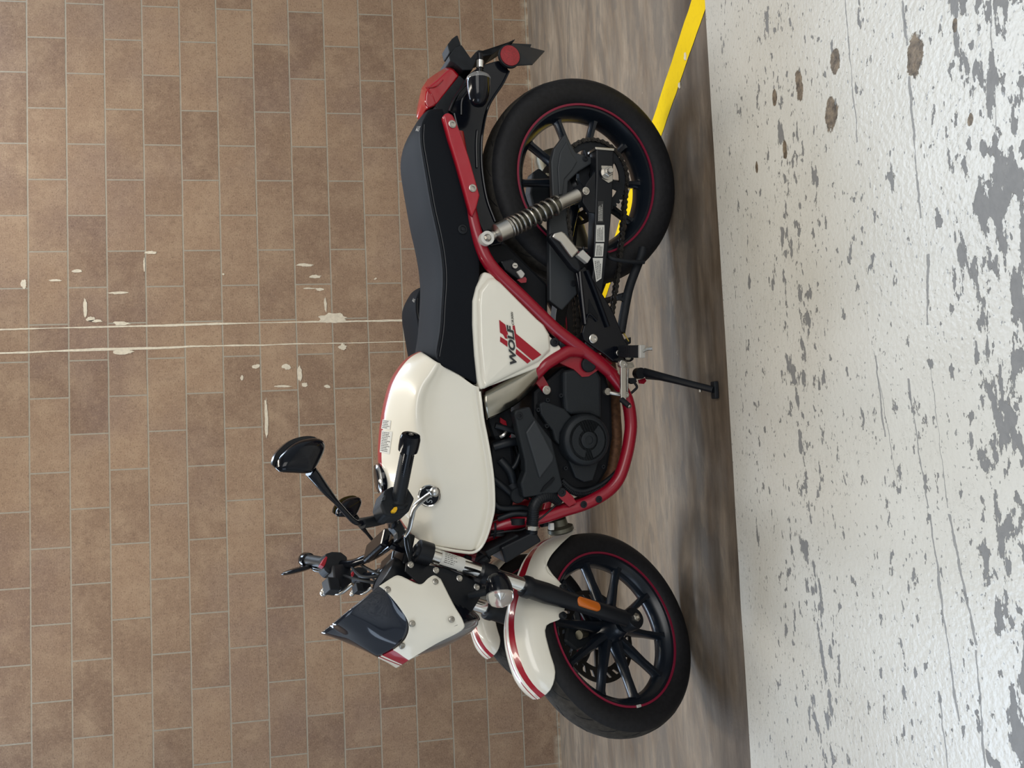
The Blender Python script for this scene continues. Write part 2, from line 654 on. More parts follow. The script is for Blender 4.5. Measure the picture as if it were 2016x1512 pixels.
def slab_material():
    m, g, b = blank('chipped_white_floor_paint')
    v = g.obj()
    x, y, z = g.sep(v)
    # flakes stretched along the walk; more of them in two worn lanes
    st = g.mapping(v, scale=(1.0, 2.6, 1))
    big = g.noise(st, 10.0, 6, 0.62, 0.15)
    small = g.noise(g.mapping(v, loc=(2, 1, 0), scale=(1.0, 1.9, 1)), 26.0, 4, 0.55)
    tiny = g.noise(g.mapping(v, loc=(7, 3, 0), scale=(1.0, 1.5, 1)), 75.0, 3, 0.6)
    lane1 = g.math('MULTIPLY', g.ramp(g.math('ABSOLUTE', g.math('SUBTRACT', y, -2.955)), 0.12, 0.02), 0.085)
    lane2 = g.math('MULTIPLY', g.ramp(y, -3.37, -3.52), 0.135)
    lift = g.math('ADD', lane1, lane2)
    c1 = g.ramp(g.math('ADD', big, lift), 0.672, 0.676)
    c2 = g.ramp(g.math('ADD', small, g.math('MULTIPLY', lift, 0.45)), 0.655, 0.663)
    e1 = g.ramp(g.math('ADD', big, lift), 0.662, 0.670)
    e2 = g.ramp(g.math('ADD', small, g.math('MULTIPLY', lift, 0.45)), 0.640, 0.652)
    away = g.ramp(y, EDGE_Y - 0.02, EDGE_Y - 0.12)
    chip = g.math('MULTIPLY', g.math('MAXIMUM', c1, c2), away)
    c3 = g.math('MULTIPLY', g.ramp(tiny, 0.645, 0.665), 0.8)
    # long scores dragged along the walk
    wob = g.math('MULTIPLY', g.math('SUBTRACT', g.noise(v, 30, 3), 0.5), 0.012)
    for (y0, slope, x0, x1, wd) in SCORES:
        ln = g.math('SUBTRACT', g.math('ADD', y, wob), g.math('ADD', y0, g.math('MULTIPLY', x, slope)))
        k = g.math('LESS_THAN', g.math('ABSOLUTE', ln), g.math('MULTIPLY', wd, g.math('ADD', -0.75, g.math('MULTIPLY', g.noise(v, 21, 5, 0.7), 3.2))))
        k = g.math('MULTIPLY', k, g.math('MULTIPLY', g.math('GREATER_THAN', x, x0), g.math('LESS_THAN', x, x1)))
        chip = g.math('MAXIMUM', chip, g.math('MULTIPLY', k, 0.85))
    # bare brown pits where the paint and skim have broken away
    pit = 0.0
    dv = g.math('MULTIPLY', g.math('SUBTRACT', g.noise(v, 28, 5, 0.65), 0.5), 0.19)
    for (px, py, rx, ry) in PITS:
        dx = g.math('DIVIDE', g.math('SUBTRACT', x, px), rx)
        dy = g.math('DIVIDE', g.math('SUBTRACT', y, py), ry)
        d = g.math('SQRT', g.math('ADD', g.math('MULTIPLY', dx, dx), g.math('MULTIPLY', dy, dy)))
        pit = g.math('MAXIMUM', pit, g.ramp(g.math('ADD', d, g.math('MULTIPLY', dv, 12.0)), 1.05, 0.95))
    paint = g.mix(g.ramp(g.noise(v, 3.0, 4), 0.3, 0.7), (0.575, 0.56, 0.505, 1), (0.65, 0.645, 0.60, 1))
    scuff = g.math('MULTIPLY', g.ramp(g.noise(v, 140, 4, 0.75), 0.55, 0.72), g.ramp(g.noise(v, 4, 3), 0.35, 0.7))
    paint = g.mix(g.math('MULTIPLY', scuff, 0.4), paint, (0.27, 0.25, 0.21, 1))
    grey = g.mix(g.noise(v, 60, 3), (0.170, 0.172, 0.172, 1), (0.235, 0.235, 0.232, 1))
    rim_ = g.math('MULTIPLY', g.math('MULTIPLY', g.math('MAXIMUM', e1, e2), away), 0.75)
    hair = g.math('ABSOLUTE', g.math('SUBTRACT', g.noise(g.mapping(v, scale=(1, 1.4, 1)), 13.0, 6, 0.7, 0.6), 0.5))
    hair = g.math('MULTIPLY', g.ramp(hair, 0.0035, 0.0015), g.ramp(g.noise(g.mapping(v, loc=(5, 2, 0)), 9, 3), 0.48, 0.60))
    paint = g.mix(g.math('MULTIPLY', hair, 0.55), paint, (0.16, 0.15, 0.13, 1))
    paint = g.mix(rim_, paint, (0.13, 0.125, 0.115, 1))
    c = g.mix(g.math('MAXIMUM', chip, c3), paint, grey)
    brown = g.mix(g.ramp(g.noise(v, 70, 4, 0.7), 0.35, 0.65), (0.055, 0.040, 0.025, 1), (0.24, 0.185, 0.125, 1))
    c = g.mix(pit, c, brown)
    g.l.new(c, b.inputs['Base Color'])
    rough = g.math('ADD', 0.31, g.math('MULTIPLY', g.math('MAXIMUM', chip, pit), 0.22))
    g.l.new(rough, b.inputs['Roughness'])
    h = g.math('SUBTRACT', g.math('MULTIPLY', g.noise(v, 95, 2, 0.5), 0.5), g.math('ADD', g.math('MULTIPLY', chip, 0.35), g.math('MULTIPLY', pit, 0.8)))
    g.l.new(g.bump(h, 0.55, 0.004), b.inputs['Normal'])
    return m


def slab_xy(x, y):
    q = ground(x, y, SLAB_H)
    return q.x, q.y


PITS = []
for (px, py, rx, ry) in [(1800, 112, 0.030, 0.018), (1636, 222, 0.028, 0.020), (1573, 165, 0.030, 0.013), (1645, 122, 0.022, 0.014), (1545, 292, 0.022, 0.008), (1525, 192, 0.020, 0.008), (1490, 330, 0.013, 0.006), (1880, 50, 0.010, 0.005), (1910, 236, 0.009, 0.005)]:
    a, c_ = slab_xy(px, py)
    PITS.append((a, c_, rx, ry))
SCORES = []
for (p0, p1, wd) in [((1778, 0), (1786, 90), 0.003), ((1789, 150), (1812, 430), 0.003), ((1664, 0), (1688, 280), 0.0016), ((1827, 500), (1826, 640), 0.003), ((1788, 745), (1826, 1000), 0.002), ((1830, 1012), (1888, 1420), 0.003), ((1868, 1012), (1922, 1270), 0.003), ((1723, 700), (1742, 860), 0.002), ((1848, 1360), (1866, 1512), 0.0022), ((1922, 1280), (1940, 1512), 0.002), ((1832, 720), (1866, 1000), 0.0009), ((1720, 690), (1768, 960), 0.0008), ((1950, 0), (1968, 400), 0.001)]:
    a = slab_xy(*p0)
    c_ = slab_xy(*p1)
    sl = (c_[1] - a[1]) / (c_[0] - a[0])
    SCORES.append((a[1] - sl * a[0], sl, min(a[0], c_[0]), max(a[0], c_[0]), wd))
M['slab'] = slab_material()
# the raised painted walk: long front edge slightly uneven
s = MB()
rnd = random.Random(3)
N = 90
top, bot = [], []
for i in range(N):
    xx = -5.4 + 10.8 * i / (N - 1)
    e = EDGE_Y + rnd.uniform(-0.0025, 0.0025)
    top.append(Vector((xx, e, SLAB_H)))
    bot.append(Vector((xx, e + 0.006, 0.0005)))
rear = [Vector((q.x, -7.0, SLAB_H)) for q in top]
s.net([bot, top, rear])
slab = structure('trim_1', s, 'slab', smooth=False)
slab['label'] = 'raised walk with chipped white paint in front of the motorcycle'


def thin_strip(mb, path, widths, normal, off=0.0):
    nrm = Vector(normal)
    L, Rr = [], []
    for i, q in enumerate(path):
        t = (path[min(i + 1, len(path) - 1)] - path[max(0, i - 1)]).normalized()
        sd = t.cross(nrm).normalized()
        L.append(q + sd * widths[i][0] + nrm * off)
        Rr.append(q - sd * widths[i][1] + nrm * off)
    mb.net([L, Rr])


# yellow bay line on the floor
m, g, b = blank('yellow_line_paint')
v = g.obj()
g.l.new(g.mix(g.math('MULTIPLY', g.ramp(g.noise(v, 60, 5, 0.7), 0.52, 0.72), 0.35), (0.95, 0.66, 0.004, 1), (0.70, 0.44, 0.01, 1)), b.inputs['Base Color'])
b.inputs['Roughness'].default_value = 0.7
b.inputs['Specular IOR Level'].default_value = 0.15
M['yline'] = m
a0, b0 = ground(1397, 0), ground(1361, 0)
a1, b1 = ground(1303, 262), ground(1287, 236)
pa, pb = (a0 + b0) / 2, (a1 + b1) / 2
dr = (pb - pa).normalized()
nn = Vector((-dr.y, dr.x, 0))
wd = (abs((a0 - b0).dot(nn)) + abs((a1 - b1).dot(nn))) / 2
y = MB()
rnd = random.Random(5)
pth = [pa + dr * (-0.0 + 2.0 * i / 60) for i in range(61)]
pth = [q for q in pth if q.y < -0.5]
start = pa - dr * ((pa.y - (EDGE_Y + 0.003)) / dr.y)
pth = [start] + [q for q in pth if q.y > EDGE_Y + 0.02]
thin_strip(y, pth, [(wd / 2 + rnd.uniform(-.0015, .0015), wd / 2 + rnd.uniform(-.0015, .0015)) for _ in pth], (0, 0, 1), 0.0015)
yl = y.build('bay_line', 'yline', floor, smooth=False)
yl['label'] = 'yellow painted line on the brown floor'

M['flake'] = mat('pale_paint_flake', (0.72, 0.66, 0.52), 0.7)
for i, (px, py, r_) in enumerate(((1349, 112, .010), (1337, 168, .009))):
    rnd = random.Random(20 + i)
    c_ = ground(px, py, 0.003)
    ring = []
    for k in range(12):
        a_ = 2 * math.pi * k / 12
        rr = r_ * rnd.uniform(.6, 1.1)
        ring.append(c_ + Vector((math.cos(a_) * rr * 1.3, math.sin(a_) * rr * .8, rnd.uniform(0, .002))))
    fl = MB()
    fl.loft([[q - Vector((0, 0, .0025)) for q in ring], ring])
    fl.build('paint_flake', 'flake', yl, smooth=False)

# two runs of cream paint on the wall, left at the edges of something since removed
M['wallpaint'] = mat('cream_wall_paint', (0.66, 0.60, 0.48), 0.7, noise=0.12, nscale=60)


def wall_run(px_pts, base, seed, name):
    rnd = random.Random(seed)
    q = [on_wall(*p) for p in px_pts]
    path = smooth_path(q, 120)
    mb = MB()
    ws = []
    a = b_ = base
    for i in range(120):
        a = min(base * 2.0, max(base * 0.45, a + rnd.uniform(-.0012, .0012)))
        b_ = min(base * 2.0, max(base * 0.45, b_ + rnd.uniform(-.0012, .0012)))
        ws.append((a, b_))
    thin_strip(mb, path, ws, (0, -1, 0), 0.002)
    return mb.build(name, 'wallpaint', wall, smooth=False)


wall_run([(-20, 650), (60, 647), (220, 643), (300, 641), (440, 637), (560, 635), (700, 633), (830, 630)], 0.0042, 1, 'paint_run')
wall_run([(-20, 696), (60, 693), (130, 690), (300, 685), (440, 681), (600, 677), (700, 675), (830, 672)], 0.0040, 2, 'paint_run')


def splat(px, py, rx, ry, seed, k=26, name='paint_splat'):
    rnd = random.Random(seed)
    c = on_wall(px, py)
    sc = CAM_POS.y / 1500.0 * -1
    mb = MB()
    ring = []
    r = 1.0
    for i in range(k):
        r = min(1.2, max(0.55, r + rnd.uniform(-.25, .25)))
        a = 2 * math.pi * i / k
        ring.append(c + Vector((math.cos(a) * ry * r * sc, -0.0025, math.sin(a) * rx * r * sc)))
    mb.add([c + Vector((0, -0.0025, 0))] + ring, [(0, 1 + i, 1 + (i + 1) % k) for i in range(k)])
    return mb.build(name, 'wallpaint', wall, smooth=False)


for i, (px, py, rx, ry) in enumerate([(655, 627, 26, 10), (245, 692, 20, 5), (675, 684, 10, 9), (188, 632, 14, 3), (240, 637, 22, 4), (618, 545, 16, 4), (600, 522, 14, 3), (640, 600, 3, 14), (300, 497, 14, 3), (284, 520, 2.5, 15), (230, 577, 18, 2.5), (152, 533, 9, 3), (506, 722, 8, 4), (566, 722, 9, 5), (590, 735, 4, 13), (600, 757, 5, 4), (645, 761, 6, 3), (476, 743, 2.5, 5), (525, 820, 4, 36), (168, 605, 3, 16), (180, 628, 8, 5), (47, 560, 5, 8), (112, 552, 12, 2), (628, 570, 8, 3), (560, 760, 16, 2), (440, 540, 2, 2), (739, 549, 3, 2), (612, 568, 12, 2)]):
    splat(px, py, rx, ry, 40 + i)

# ------------------------------------------------------------------ the motorcycle
bike = thing('motorcycle', 'white and red motorcycle in front, leaning on its side stand beside the chipped white walk', 'motorcycle', BIKE, 'white and red motorcycles')
Y = Vector((0, 1, 0))


def bolt(px, py, s, parent, r=0.006, m='alu', fr='B', h=0.004, name='bolt'):
    c = U(px, py, s, fr)
    mb = MB()
    mb.lathe([(r * 1.25, 0.0), (r * 1.25, h * 0.4), (r, h * 0.6), (r, h), (r * 0.55, h), (r * 0.5, h * 0.35), (0, h * 0.35)], c, -Y, 16)
    return mb.build(name, m, parent, fr)


# ---- wheels
def tyre(parent, c, ro, wid, fr, rb=0.2275):
    h = wid / 2
    prof = [(rb, -h * .80), (rb + .012, -h * .93), (ro * .865, -h), (ro * .925, -h * .95), (ro * .970, -h * .74), (ro * .992, -h * .40), (ro, 0)]
    prof = prof + [(r, -k) for r, k in reversed(prof[:-1])]
    prof += [(rb - .012, h * .5), (rb - .012, -h * .5)]
    mb = MB()
    mb.lathe(prof, c, -Y, 96, loop=True, cap=False)
    for i in range(len(prof)):
        if min(prof[i][0], prof[(i + 1) % len(prof)][0]) > ro * .955:
            mb.m[i * 96:(i + 1) * 96] = [2] * 96
    # sipes: bent grooves that run from the shoulder towards the crown
    g = mb
    n = 22
    for k in range(n):
        a0 = 2 * math.pi * k / n
        for sd in (-1, 1):
            pts = []
            for (da, u) in ((0.0, .96), (0.035, .74), (0.14, .40), (0.20, .33)):
                a = a0 + sd * 0.07 + da
                yy = u * h * .93
                q = (1 - .052 * u * u * 1.0 - (0.03 if u > .9 else 0))
                rr = ro * q * (1 if u < .9 else .998) - .0004
                pts.append(c + Vector((-math.cos(a) * rr, -sd * yy, math.sin(a) * rr)))
            g.tube(pts, [.0006, .0014, .0014, .0005], 5, 8, mi=1)
    return mb.build('tyre', ['rubber', 'dark', 'tread'], parent, fr)


def wheel(name, c, ro, wid, rimh, fr, nsp, a_off, hub_r, parent, spw):
    r = MB()
    h = rimh
    r.lathe([(.2275, -h), (.2265, -h + .004), (.214, -h + .006), (.206, -h + .016), (.197, -h * .45), (.192, 0), (.197, h * .45), (.206, h - .016), (.214, h - .006), (.2265, h - .004), (.2275, h), (.222, h * .9), (.205, h * .3), (.205, -h * .3), (.222, -h * .9)], c, -Y, 96, loop=True, cap=False)
    rim = r.build(name, 'rim', parent, fr)
    tp = MB()
    tp.lathe([(.2205, h - .003), (.2205, h + .0012), (.2265, h + .0012), (.2265, h - .003)], c, -Y, 96, loop=True, cap=False)
    tp.lathe([(.2205, -h + .003), (.2205, -h - .0012), (.2265, -h - .0012), (.2265, -h + .003)], c, -Y, 96, loop=True, cap=False)
    tp.build('rim_tape', 'tape', rim, fr, label='dark red rim tape')
    hb = MB()
    hb.lathe([(.012, -.075), (.03, -.07), (.034, -.045), (hub_r, -.04), (hub_r, .035), (.036, .045), (.034, .06), (.026, .07), (.012, .072)], c, -Y, 40)
    hb.build('hub', 'rim', rim, fr)
    for k in range(nsp):
        a = R(a_off + 360.0 / nsp * k)
        d = Vector((math.cos(a), 0, math.sin(a)))
        tdir = Vector((-math.sin(a), 0, math.cos(a)))
        lean = 0.10 * (1 if k % 2 else -1)
        rings = []
        for (rr, wv, dv, off) in ((hub_r * .8, .017, .026, 0), (.075, .0135, .021, .35), (.14, .0105, .016, .7), (.188, .010, .018, 1), (.202, .016, .022, 1)):
            q = c + d * rr + tdir * (lean * .05 * (1 - off)) + Vector((0, -0.006, 0))
            w_ = wv * spw
            rings.append([q + tdir * x_ * w_ + Y * y_ * dv for x_, y_ in ((-1, .6), (-1, -.25), (-.45, -.9), (.45, -.9), (1, -.25), (1, .6), (.5, 1), (-.5, 1))])
        sp = MB()
        sp.loft(rings)
        sp.build('spoke', 'rim', rim, fr)
    tyre(rim, c, ro, wid, fr)
    return rim


def disc(parent, c, yo, r0, r1, fr, name='brake_disc', nh=24):
    mb = MB()
    n = 144
    # annulus with slot holes made as an outer band, an inner band and the bridges between the slots
    for (ra, rb_) in ((r0, r0 + (r1 - r0) * .30), (r0 + (r1 - r0) * .70, r1)):
        mb.lathe([(ra, yo - .002), (rb_, yo - .002), (rb_, yo + .002), (ra, yo + .002)], c, -Y, 96, loop=True, cap=False)
    ra, rb_ = r0 + (r1 - r0) * .28, r0 + (r1 - r0) * .72
    for k in range(nh):
        a0, a1 = 2 * math.pi * (k + .0) / nh, 2 * math.pi * (k + .66) / nh
        vs = []
        for yy in (yo - .0019, yo + .0019):
            for (rr, a) in ((ra, a0), (rb_, a0 + .1), (rb_, a1 + .1), (ra, a1)):
                vs.append(c + Vector((math.cos(a) * rr, -yy, math.sin(a) * rr)))
        mb.add(vs, [(0, 1, 2, 3), (7, 6, 5, 4), (0, 4, 5, 1), (1, 5, 6, 2), (2, 6, 7, 3), (3, 7, 4, 0)])
    for k in range(5):
        a = 2 * math.pi * k / 5 + .3
        d = Vector((math.cos(a), 0, math.sin(a)))
        mb.box(c + d * (r0 * .75) + Vector((0, -yo, 0)), d * r0 * .3, Vector((0, .003, 0)), d.cross(Y) * .008)
    return mb.build(name, 'olive' if False else 'chain', parent, fr, smooth=False)


rw = wheel('rear_wheel', REAR_C + Vector((0, 0, .004)), 0.311, 0.142, 0.056, 'B', 10, 21, .052, bike, 1.0)
fw = wheel('front_wheel', FRONT_C, 0.297, 0.108, 0.043, 'S', 10, 4, .042, bike, 1.0)
disc(fw, FRONT_C, -.058, .095, .138, 'S')
disc(rw, REAR_C, -.07, .07, .11, 'B', nh=18)
# wheel balance weight on the front rim
q = FRONT_C + Vector((math.cos(R(176)) * .2235, -.046, math.sin(R(176)) * .2235))
MB().box(q, Vector((.004, 0, 0)), Vector((0, .003, 0)), Vector((0, 0, .008))).build('balance_weight', 'paintsilver', fw, 'S', bevel=.0015)

# ---- sprocket, chain, guard
SPR = Vector((0.004, 0, 0.296))
sp = MB()
RS = .106
prof = []
for k in range(43 * 4):
    a = 2 * math.pi * k / (43 * 4)
    rr = RS + (.004 if k % 4 in (0, 1) else -.003)
    prof.append((a, rr))
outer = [Vector((math.cos(a) * r_, 0, math.sin(a) * r_)) for a, r_ in prof]
inner = [Vector((math.cos(a) * .083, 0, math.sin(a) * .083)) for a, r_ in prof]
for yy in (0,):
    A = [SPR + q + Vector((0, -.078, 0)) for q in outer]
    B_ = [SPR + q + Vector((0, -.078, 0)) for q in inner]
    C_ = [SPR + q + Vector((0, -.072, 0)) for q in inner]
    D_ = [SPR + q + Vector((0, -.072, 0)) for q in outer]
    sp.loft([A, B_, C_, D_], True, False, loop=True)
for k in range(6):
    a = 2 * math.pi * k / 6 + .2
    d = Vector((math.cos(a), 0, math.sin(a)))
    sp.box(SPR + d * .067 + Vector((0, -.075, 0)), d * .021, Vector((0, .003, 0)), d.cross(Y) * .013)
sp.lathe([(.02, .062), (.052, .062), (.052, .08), (.02, .08)], SPR, -Y, 40, loop=True, cap=False)
sp.build('rear_sprocket', 'matte', rw, 'B', smooth=False)

FS = U(1160, 735, .075)
FS = Vector((FS.x, 0, FS.z))
rf_ = .036
# chain path: outer tangent loop round both sprockets
loop = []
rR = RS + .001
ang = math.atan2(FS.z - SPR.z, FS.x - SPR.x)
D = (FS - SPR).length
off = math.acos((rR - rf_) / D)
for i in range(61):
    a = ang + off + (2 * math.pi - 2 * off) * i / 60
    loop.append(SPR + Vector((math.cos(a) * rR, 0, math.sin(a) * rR)))
for i in range(21):
    a = ang - off + (2 * off) * i / 20
    loop.append(FS + Vector((math.cos(a) * rf_, 0, math.sin(a) * rf_)))
loop.append(loop[0])
# lower run sags a little
dense = []
for i in range(len(loop) - 1):
    A, B_ = loop[i], loop[i + 1]
    n = max(1, int((B_ - A).length / .004))
    for k in range(n):
        t = k / n
        q = A.lerp(B_, t)
        if (B_ - A).length > .2:
            q.z -= .012 * math.sin(math.pi * t)
        dense.append(q)
L = [0]
for i in range(1, len(dense)):
    L.append(L[-1] + (dense[i] - dense[i - 1]).length)
npt = int(L[-1] / .0159)
nodes = []
j = 0
for i in range(npt):
    t = L[-1] * i / npt
    while j < len(L) - 2 and L[j + 1] < t:
        j += 1
    nodes.append(dense[j].lerp(dense[j + 1], (t - L[j]) / max(1e-9, L[j + 1] - L[j])))
ch = MB()
for i in range(npt):
    a, b_ = nodes[i], nodes[(i + 1) % npt]
    d = (b_ - a).normalized()
    u = Vector((-d.z, 0, d.x))
    wo = .0085 if i % 2 else .0055
    shape = []
    for k in range(7):
        th = math.pi / 2 + math.pi * k / 6
        shape.append(a + d * math.cos(th) * .0066 + u * math.sin(th) * .0066)
    shape.append((a + b_) / 2 - u * .0042)
    for k in range(7):
        th = -math.pi / 2 + math.pi * k / 6
        shape.append(b_ + d * math.cos(th) * .0066 + u * math.sin(th) * .0066)
    shape.append((a + b_) / 2 + u * .0042)
    for sgn in (-1, 1):
        y0 = -.075 + sgn * wo
        n = len(shape)
        ch.add([q + Vector((0, y0 - .0012, 0)) for q in shape] + [q + Vector((0, y0 + .0012, 0)) for q in shape],
               [tuple(range(n)), tuple(range(2 * n - 1, n - 1, -1))] + [(k, n + k, n + (k + 1) % n, (k + 1) % n) for k in range(n)])
    ch.cyl(a + Vector((0, -.0865, 0)), a + Vector((0, -.0635, 0)), .0036, 8)
ch.build('chain', 'chain', bike, 'B', smooth=False)

gd = MB()
gd.plate(US([(1088, 384), (1085, 318), (1091, 292), (1113, 263), (1134, 300), (1169, 311), (1165, 322), (1140, 337), (1119, 357), (1116, 430), (1137, 578), (1107, 611), (1082, 592), (1081, 430)], .100), .022)
gd.build('chain_guard', 'engine2', bike, 'B', bevel=.004, smooth=False)
gd2 = MB()
gd2.plate(US([(1101, 384), (1098, 330), (1103, 300), (1116, 278), (1127, 303), (1137, 318), (1127, 335), (1112, 352), (1108, 384)], .104), .008)
gd2.build('guard_rib', 'engine2', bpy.data.objects['chain_guard'], 'B', bevel=.003, smooth=False)
bolt(1152, 312, .101, bpy.data.objects['chain_guard'], .007, 'matte')
bolt(1128, 558, .101, bpy.data.objects['chain_guard'], .007, 'matte')

# ---- swingarm, rear axle
sw = MB()
sw.plate(US([(1174, 292), (1209, 295), (1206, 400), (1199, 480), (1189, 556), (1175, 640), (1170, 700), (1150, 690), (1158, 600), (1168, 530), (1171, 440), (1174, 350)], .135), .045)
sw.mirror()
sw.box(Vector((-.49, 0, .33)), Vector((.03, 0, 0)), Vector((0, .13, 0)), Vector((0, 0, .03)))
swing = sw.build('swingarm', 'black', bike, 'B', bevel=.004, smooth=False)
gs = MB()
gs.plate(US([(1148, 375), (1155, 360), (1173, 336), (1173, 420), (1160, 418), (1147, 398)], .132), .006)
gs.build('gusset', 'black', swing, 'B', bevel=.002, smooth=False)
MB().plate(US([(1172, 289), (1210, 292), (1209, 297), (1173, 294)], .138), .05).build('end_cap', 'alu', swing, 'B', bevel=.001, smooth=False)
MB().plate(US([(1184, 326), (1205, 327), (1206, 356), (1198, 360), (1186, 352)], .139), .003).build('axle_plate', 'alu', swing, 'B', smooth=False)
ax = MB()
ac = U(1193, 341, .139)
ax.lathe([(.0185, .002), (.0185, .0055), (.008, .0055)], ac, -Y, 28)
ax.lathe([(.0145, .0055), (.0145, .016), (.0125, .018), (.0085, .018)], ac, -Y, 6)
ax.lathe([(.0085, .016), (.0085, .030), (.007, .032), (0, .032)], ac, -Y, 20)
ax.build('axle_nut', 'alu', swing, 'B', smooth=False)


def label(px_pts, s, parent, m='label', lines=4, fr='B', name='label', ink='ink', margin=.12, seed=1, thick=.0008):
    """sticker given by four photo corners (start of text line, end of text line, ...), with rows of tiny print"""
    P4 = US(px_pts, s, fr)
    P4 = [P4[0], P4[3], P4[2], P4[1]]
    mb = MB()
    mb.plate(P4, thick)
    lab = mb.build(name, m, parent, fr, smooth=False)
    if lines:
        rnd = random.Random(seed)
        a, b_, c_, d_ = P4
        tx = MB()
        for k in range(lines):
            v0 = margin + (1 - 2 * margin) * (k + .2) / lines
            v1 = margin + (1 - 2 * margin) * (k + .62) / lines
            u = margin * .6
            end = rnd.uniform(.7, 1 - margin * .6)
            while u < end:
                du = rnd.uniform(.03, .10)
                def pt(uu, vv):
                    return (a.lerp(b_, uu)).lerp(d_.lerp(c_, uu), vv) + Vector((0, -.0006, 0))
                e = min(u + du, end)
                tx.add([pt(u, v0), pt(e, v0), pt(e, v1), pt(u, v1)], [(0, 1, 2, 3)])
                u += du + .018
        tx.build('small_print', ink, lab, fr, smooth=False)
    return lab


label([(1176, 438), (1188, 438), (1188, 396), (1177, 396)], .136, swing, 'ink', 4, ink='label', seed=3)
label([(1173, 476), (1190, 476), (1190, 443), (1174, 443)], .136, swing, 'label', 5, seed=4)
label([(1171, 505), (1187, 505), (1189, 479), (1173, 479)], .136, swing, 'label', 5, seed=5)
label([(1174, 555), (1184, 548), (1187, 508), (1167, 508)], .136, swing, 'label', 4, seed=6)

# ---- rear shock absorbers


def shock(sgn):
    t = U(957, 470, .150)
    b_ = U(1150, 378, .140)
    if sgn < 0:
        t.y, b_.y = -t.y, -b_.y
    d = (b_ - t).normalized()
    Ls = (b_ - t).length

    def at(k):
        return t.lerp(b_, k)
    mb = MB()
    mb.lathe([(.006, 0.010), (.011, .010), (.013, .022), (.009, .030)], t, d, 20)
    mb.lathe([(.0095, .03), (.026, .036), (.0265, .072), (.022, .076)], t, d, 32)
    body = mb.build('shock_absorber', 'alu', bike, 'B')
    e = MB()
    e.lathe([(.0105, -.013), (.0185, -.013), (.0185, .013), (.0105, .013)], t, Y, 28, loop=True, cap=False)
    e.build('shock_eye', 'label', body, 'B')
    MB().lathe([(.0105, -.012), (.0105, .014), (.007, .018), (.006, .021), (0, .021)], t, Vector((0, -1 if sgn > 0 else 1, 0)), 12).build('eye_bolt', 'steel', body, 'B')
    tu = MB()
    tu.lathe([(.015, .076), (.0175, Ls * .74)], t, d, 24)
    tu.build('damper_tube', 'olive', body, 'B')
    lo = MB()
    lo.lathe([(.0175, Ls * .715), (.020, Ls * .72), (.020, Ls * .735), (.0185, Ls * .75), (.0185, Ls * .93), (.012, Ls * .95), (.009, Ls * .96)], t, d, 28)
    lo.lathe([(.006, -.012), (.011, -.012), (.011, .012), (.006, .012)], b_, Y, 20, loop=True, cap=False)
    lo.build('damper_body', 'alu', body, 'B')
    MB().lathe([(.0075, -.014), (.0075, .016), (0, .017)], b_, Vector((0, -sgn, 0)), 10).build('lower_bolt', 'steel', body, 'B')
    # spring: close coils at the top, open ones below
    xd = d.cross(Y).normalized()
    yd = d.cross(xd)
    pts = []
    turns = 10.2
    for i in range(int(turns * 18) + 1):
        th = 2 * math.pi * i / 18
        k = i / (turns * 18)
        kk = .076 + (Ls * .722 - .076) * (k ** 1.32)
        pts.append(t + d * kk + (xd * math.cos(th) + yd * math.sin(th)) * .0252)
    MB().tube(pts, .0037, 8).build('spring', 'steel', body, 'B')


shock(1)
shock(-1)

# ---- frame
fm = MB()
RT = .0185
fm.tube(US([(900, 262, .10), (925, 410, .112), (944, 480, .122), (970, 528, .128), (1033, 590, .130), (1092, 647, .130), (1131, 677, .130), (1165, 703, .128), (1207, 738, .122)], 0), RT, 14, 40)
fm.tube(US([(1150, 692, .129), (1122, 691, .129), (1101, 701, .129), (1078, 715, .127), (1065, 726, .122), (1043, 749, .10), (1012, 772, .06)], 0), RT * .95, 14, 30)
fm.tube(US([(1200, 733, .122), (1222, 762, .124), (1236, 791, .128), (1242, 833, .130), (1239, 867, .130), (1232, 901, .130), (1219, 940, .130), (1199, 965, .128), (1172, 982, .124), (1145, 994, .120), (1111, 1004, .114), (1075, 1016, .106), (1038, 1024, .096), (1001, 1031, .084), (966, 1042, .070), (925, 1058, .045)], 0), RT, 14, 60)
fm.tube(US([(990, 1047, .06), (950, 1062, .05), (915, 1072, .035)], 0), .012, 12, 8)
fm.plate(US([(1120, 678), (1152, 677), (1178, 695), (1206, 716), (1183, 725), (1159, 741), (1146, 742), (1130, 727), (1101, 714), (1068, 725), (1078, 708), (1100, 690)], .122), .012)
fm.plate(US([(1005, 730), (1030, 742), (1048, 755), (1040, 772), (1020, 770), (1005, 750)], .09), .008)
fm.plate(US([(1055, 715), (1078, 755), (1085, 770), (1070, 773), (1062, 762), (1045, 740)], .10), .008)
fm.mirror()
